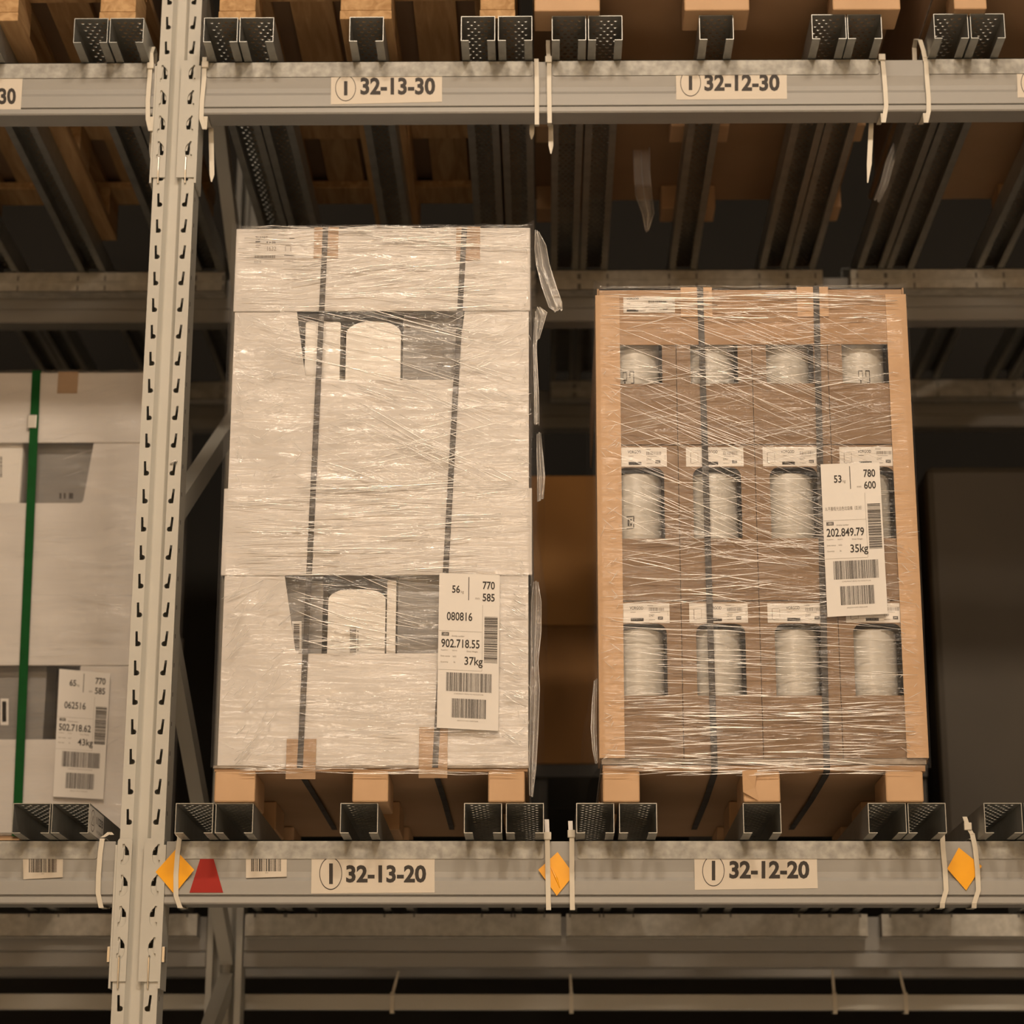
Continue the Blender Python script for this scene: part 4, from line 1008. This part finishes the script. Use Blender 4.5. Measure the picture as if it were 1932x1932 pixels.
# deck sticker
xs = -0.847+0.0338; ya, yb2 = -0.080, 0.050
o = MB(); o.box(xs, xs+0.0003, ya, yb2, ZL+0.004, ZL+CH-0.003, 'label')
st = tag(o.build('deck_sticker', None, origin=(xs, ya, ZL+0.004)), 'white sticker with a triangle on the side of a channel beside the post', 'sticker')
p = Print(lambda u, v: (xs+0.0006, ya+(yb2-ya)*u, ZL+CH-0.003-(CH-0.007)*v))
p.ring(0.20, 0.5, 0.15, 0.42, 0.08); p.text('11233', 0.45, 0.92, 0.22, 0.52, 0.01); p.text('I1233', 0.5, 0.88, 0.74, 0.84, 0, 'grey_ink')
for a in ((0.20, 0.30, 0.13, 0.66), (0.20, 0.30, 0.27, 0.66), (0.13, 0.66, 0.27, 0.66)):
    p.mb.add([p.map(a[0]-0.008, a[1]), p.map(a[0]+0.008, a[1]), p.map(a[2]+0.008, a[3]), p.map(a[2]-0.008, a[3])], [(0, 1, 2, 3)], 'ink')
p.rect(0.13, 0.27, 0.65, 0.68)
p.build('printed_lettering', st)

# ------------------------------------------------------------------ cable ties round the front beams
def tie(front, z, label, head=None, up=None, down=None, down_y=0.062, mat='tie', loop=None, w=0.0088):
    yf = -0.0078
    P3 = [at(a, b, yf) for a, b in front]
    x = P3[0].x; xe = P3[-1].x; zb_ = z-0.1165
    t = thing('cable_tie', (x, yf, P3[-1].z), label, 'cable tie', 'cable ties round the front beams')
    pts = [tuple(q) for q in P3]
    pts += [(xe, -0.004, zb_-0.0045), (xe, 0.03, zb_-0.003), (xe, 0.054, zb_), (xe, 0.0565, z-0.06), (x, 0.0565, z-0.004), (x, 0.05, z+0.0035), (x, 0.01, z+0.0045), (x, -0.006, z+0.0015)]
    mb = MB(); mb.ribbon(pts, w, 0.0014, mat); mb.build('strap', t)
    if head:
        q = at(head[0], head[1], yf-0.002); mb = MB(); mb.box(q.x-0.0068, q.x+0.0068, yf-0.0045, yf+0.003, q.z-0.0068, q.z+0.0068, mat); mb.build('head', t, bevel=0.0012)
    if up:
        q = [tuple(at(a, b, yf-0.001)) for a, b in up]
        mb = MB(); mb.ribbon(q, w*0.92, 0.0013, 'tie_white' if mat == 'tie' and len(up) == 2 and z < 3 else mat); mb.build('tail', t)
    if down:
        q = [tuple(at(a, b, down_y)) for a, b in down]; n = len(q)
        mb = MB(); mb.ribbon(q, [w*1.1]*(n-1)+[w*0.25], 0.0013, mat); mb.build('tail', t)
    if loop:
        q = [tuple(at(a, b, yy)) for a, b, yy in loop]
        mb = MB(); mb.ribbon(q, w, 0.0014, mat); mb.build('loop', t)
    return t
tie([(284, 118), (282, 150), (279, 190), (279, 225), (284, 247)], ZU, 'tie next to the post on the crossbeam with the cut-off sign', head=(284, 124), down=[(288, 246), (286, 280), (284, 298)], loop=[(286, 120, -0.006), (285, 100, -0.004), (289, 89, 0.01), (293, 100, 0.03), (292, 122, 0.05)])
tie([(386, 112), (385, 150), (381, 190), (380, 225), (386, 244)], ZU, 'tie next to the post on the beam of sign 32-13-30, long tail hanging', head=(387, 122), down=[(398, 242), (400, 330), (399, 343)], loop=[(386, 116, -0.007), (386, 108, -0.006)])
tie([(1012, 112), (1013, 160), (1013, 235)], ZU, 'tie at the end of the deck over sign 32-13-30, its tail a short stub below', down=[(1004, 234), (1003.5, 252), (1003, 263)])
tie([(1036, 108), (1036, 160), (1037, 232)], ZU, 'tie at the start of the deck over sign 32-12-30, its tail pointing down', head=(1035, 112), down=[(1039, 232), (1039.5, 275), (1039.5, 290)], up=[(1035, 108), (1034, 90), (1034, 76)])
tie([(1664, 108), (1666, 120), (1670, 165), (1672, 200), (1667, 231)], ZU, 'tie past sign 32-12-30 with a long tail hanging under the beam', head=(1664, 108), down=[(1644, 230), (1640, 310), (1637, 345)])
tie([(1747, 116), (1749, 150), (1752, 185), (1752, 210), (1747, 231)], ZU, 'looped tie at the far end of the upper beam', loop=[(1746, 116, -0.006), (1742, 95, 0.0), (1736, 76, 0.012), (1728, 74, 0.03), (1725, 90, 0.05), (1726, 116, 0.054)])
tie([(193, 1582), (189, 1610), (186, 1650), (185, 1685), (191, 1713)], ZL, 'tie near the post on the lower beam with only a barcode, frayed top', up=[(193, 1580), (200, 1576), (207, 1570), (211, 1575)])
tie([(339, 1580), (335, 1610), (332, 1650), (332, 1690), (340, 1713)], ZL, 'tie across the orange diamond beside the post', up=[(339, 1580), (335, 1575), (333, 1571)], mat='tie')
tie([(1032.5, 1578), (1033.5, 1640), (1035, 1717)], ZL, 'tie with a cut upright end at the end of the deck over sign 32-13-20', head=(1033, 1577), up=[(1032.5, 1572), (1031.5, 1546)])
tie([(1079, 1574), (1079, 1640), (1080, 1717)], ZL, 'tie with a cut upright end at the start of the deck over sign 32-12-20', head=(1078, 1573), up=[(1077, 1568), (1076, 1549)])
tie([(1778, 1572), (1779, 1600), (1783, 1640), (1785, 1680), (1778, 1704)], ZL, 'tie beside the orange diamond past sign 32-12-20, nearer the sign', loop=[(1778, 1572, -0.007), (1777, 1568, 0.0)])
tie([(1834, 1572), (1840, 1600), (1844, 1640), (1846, 1680), (1838, 1704)], ZL, 'tie with a bent neck beyond the orange diamond past sign 32-12-20', head=(1826, 1559), up=[(1834, 1574), (1827, 1562), (1820, 1541)])
mb = MB(); q = at(329, 872, -0.003)
mb.tube([tuple(at(322, 876, -0.0006)), tuple(at(325, 871.5, -0.006)), tuple(at(331, 869, -0.007)), tuple(at(334, 871, -0.003))], [0.0018, 0.002, 0.002, 0.0015], 'tie_white', 6)
tag(mb.build('cable_tie', None, smooth=True, origin=tuple(q)), 'stub of a white tie sticking out of a slot half way up the post', 'cable tie')
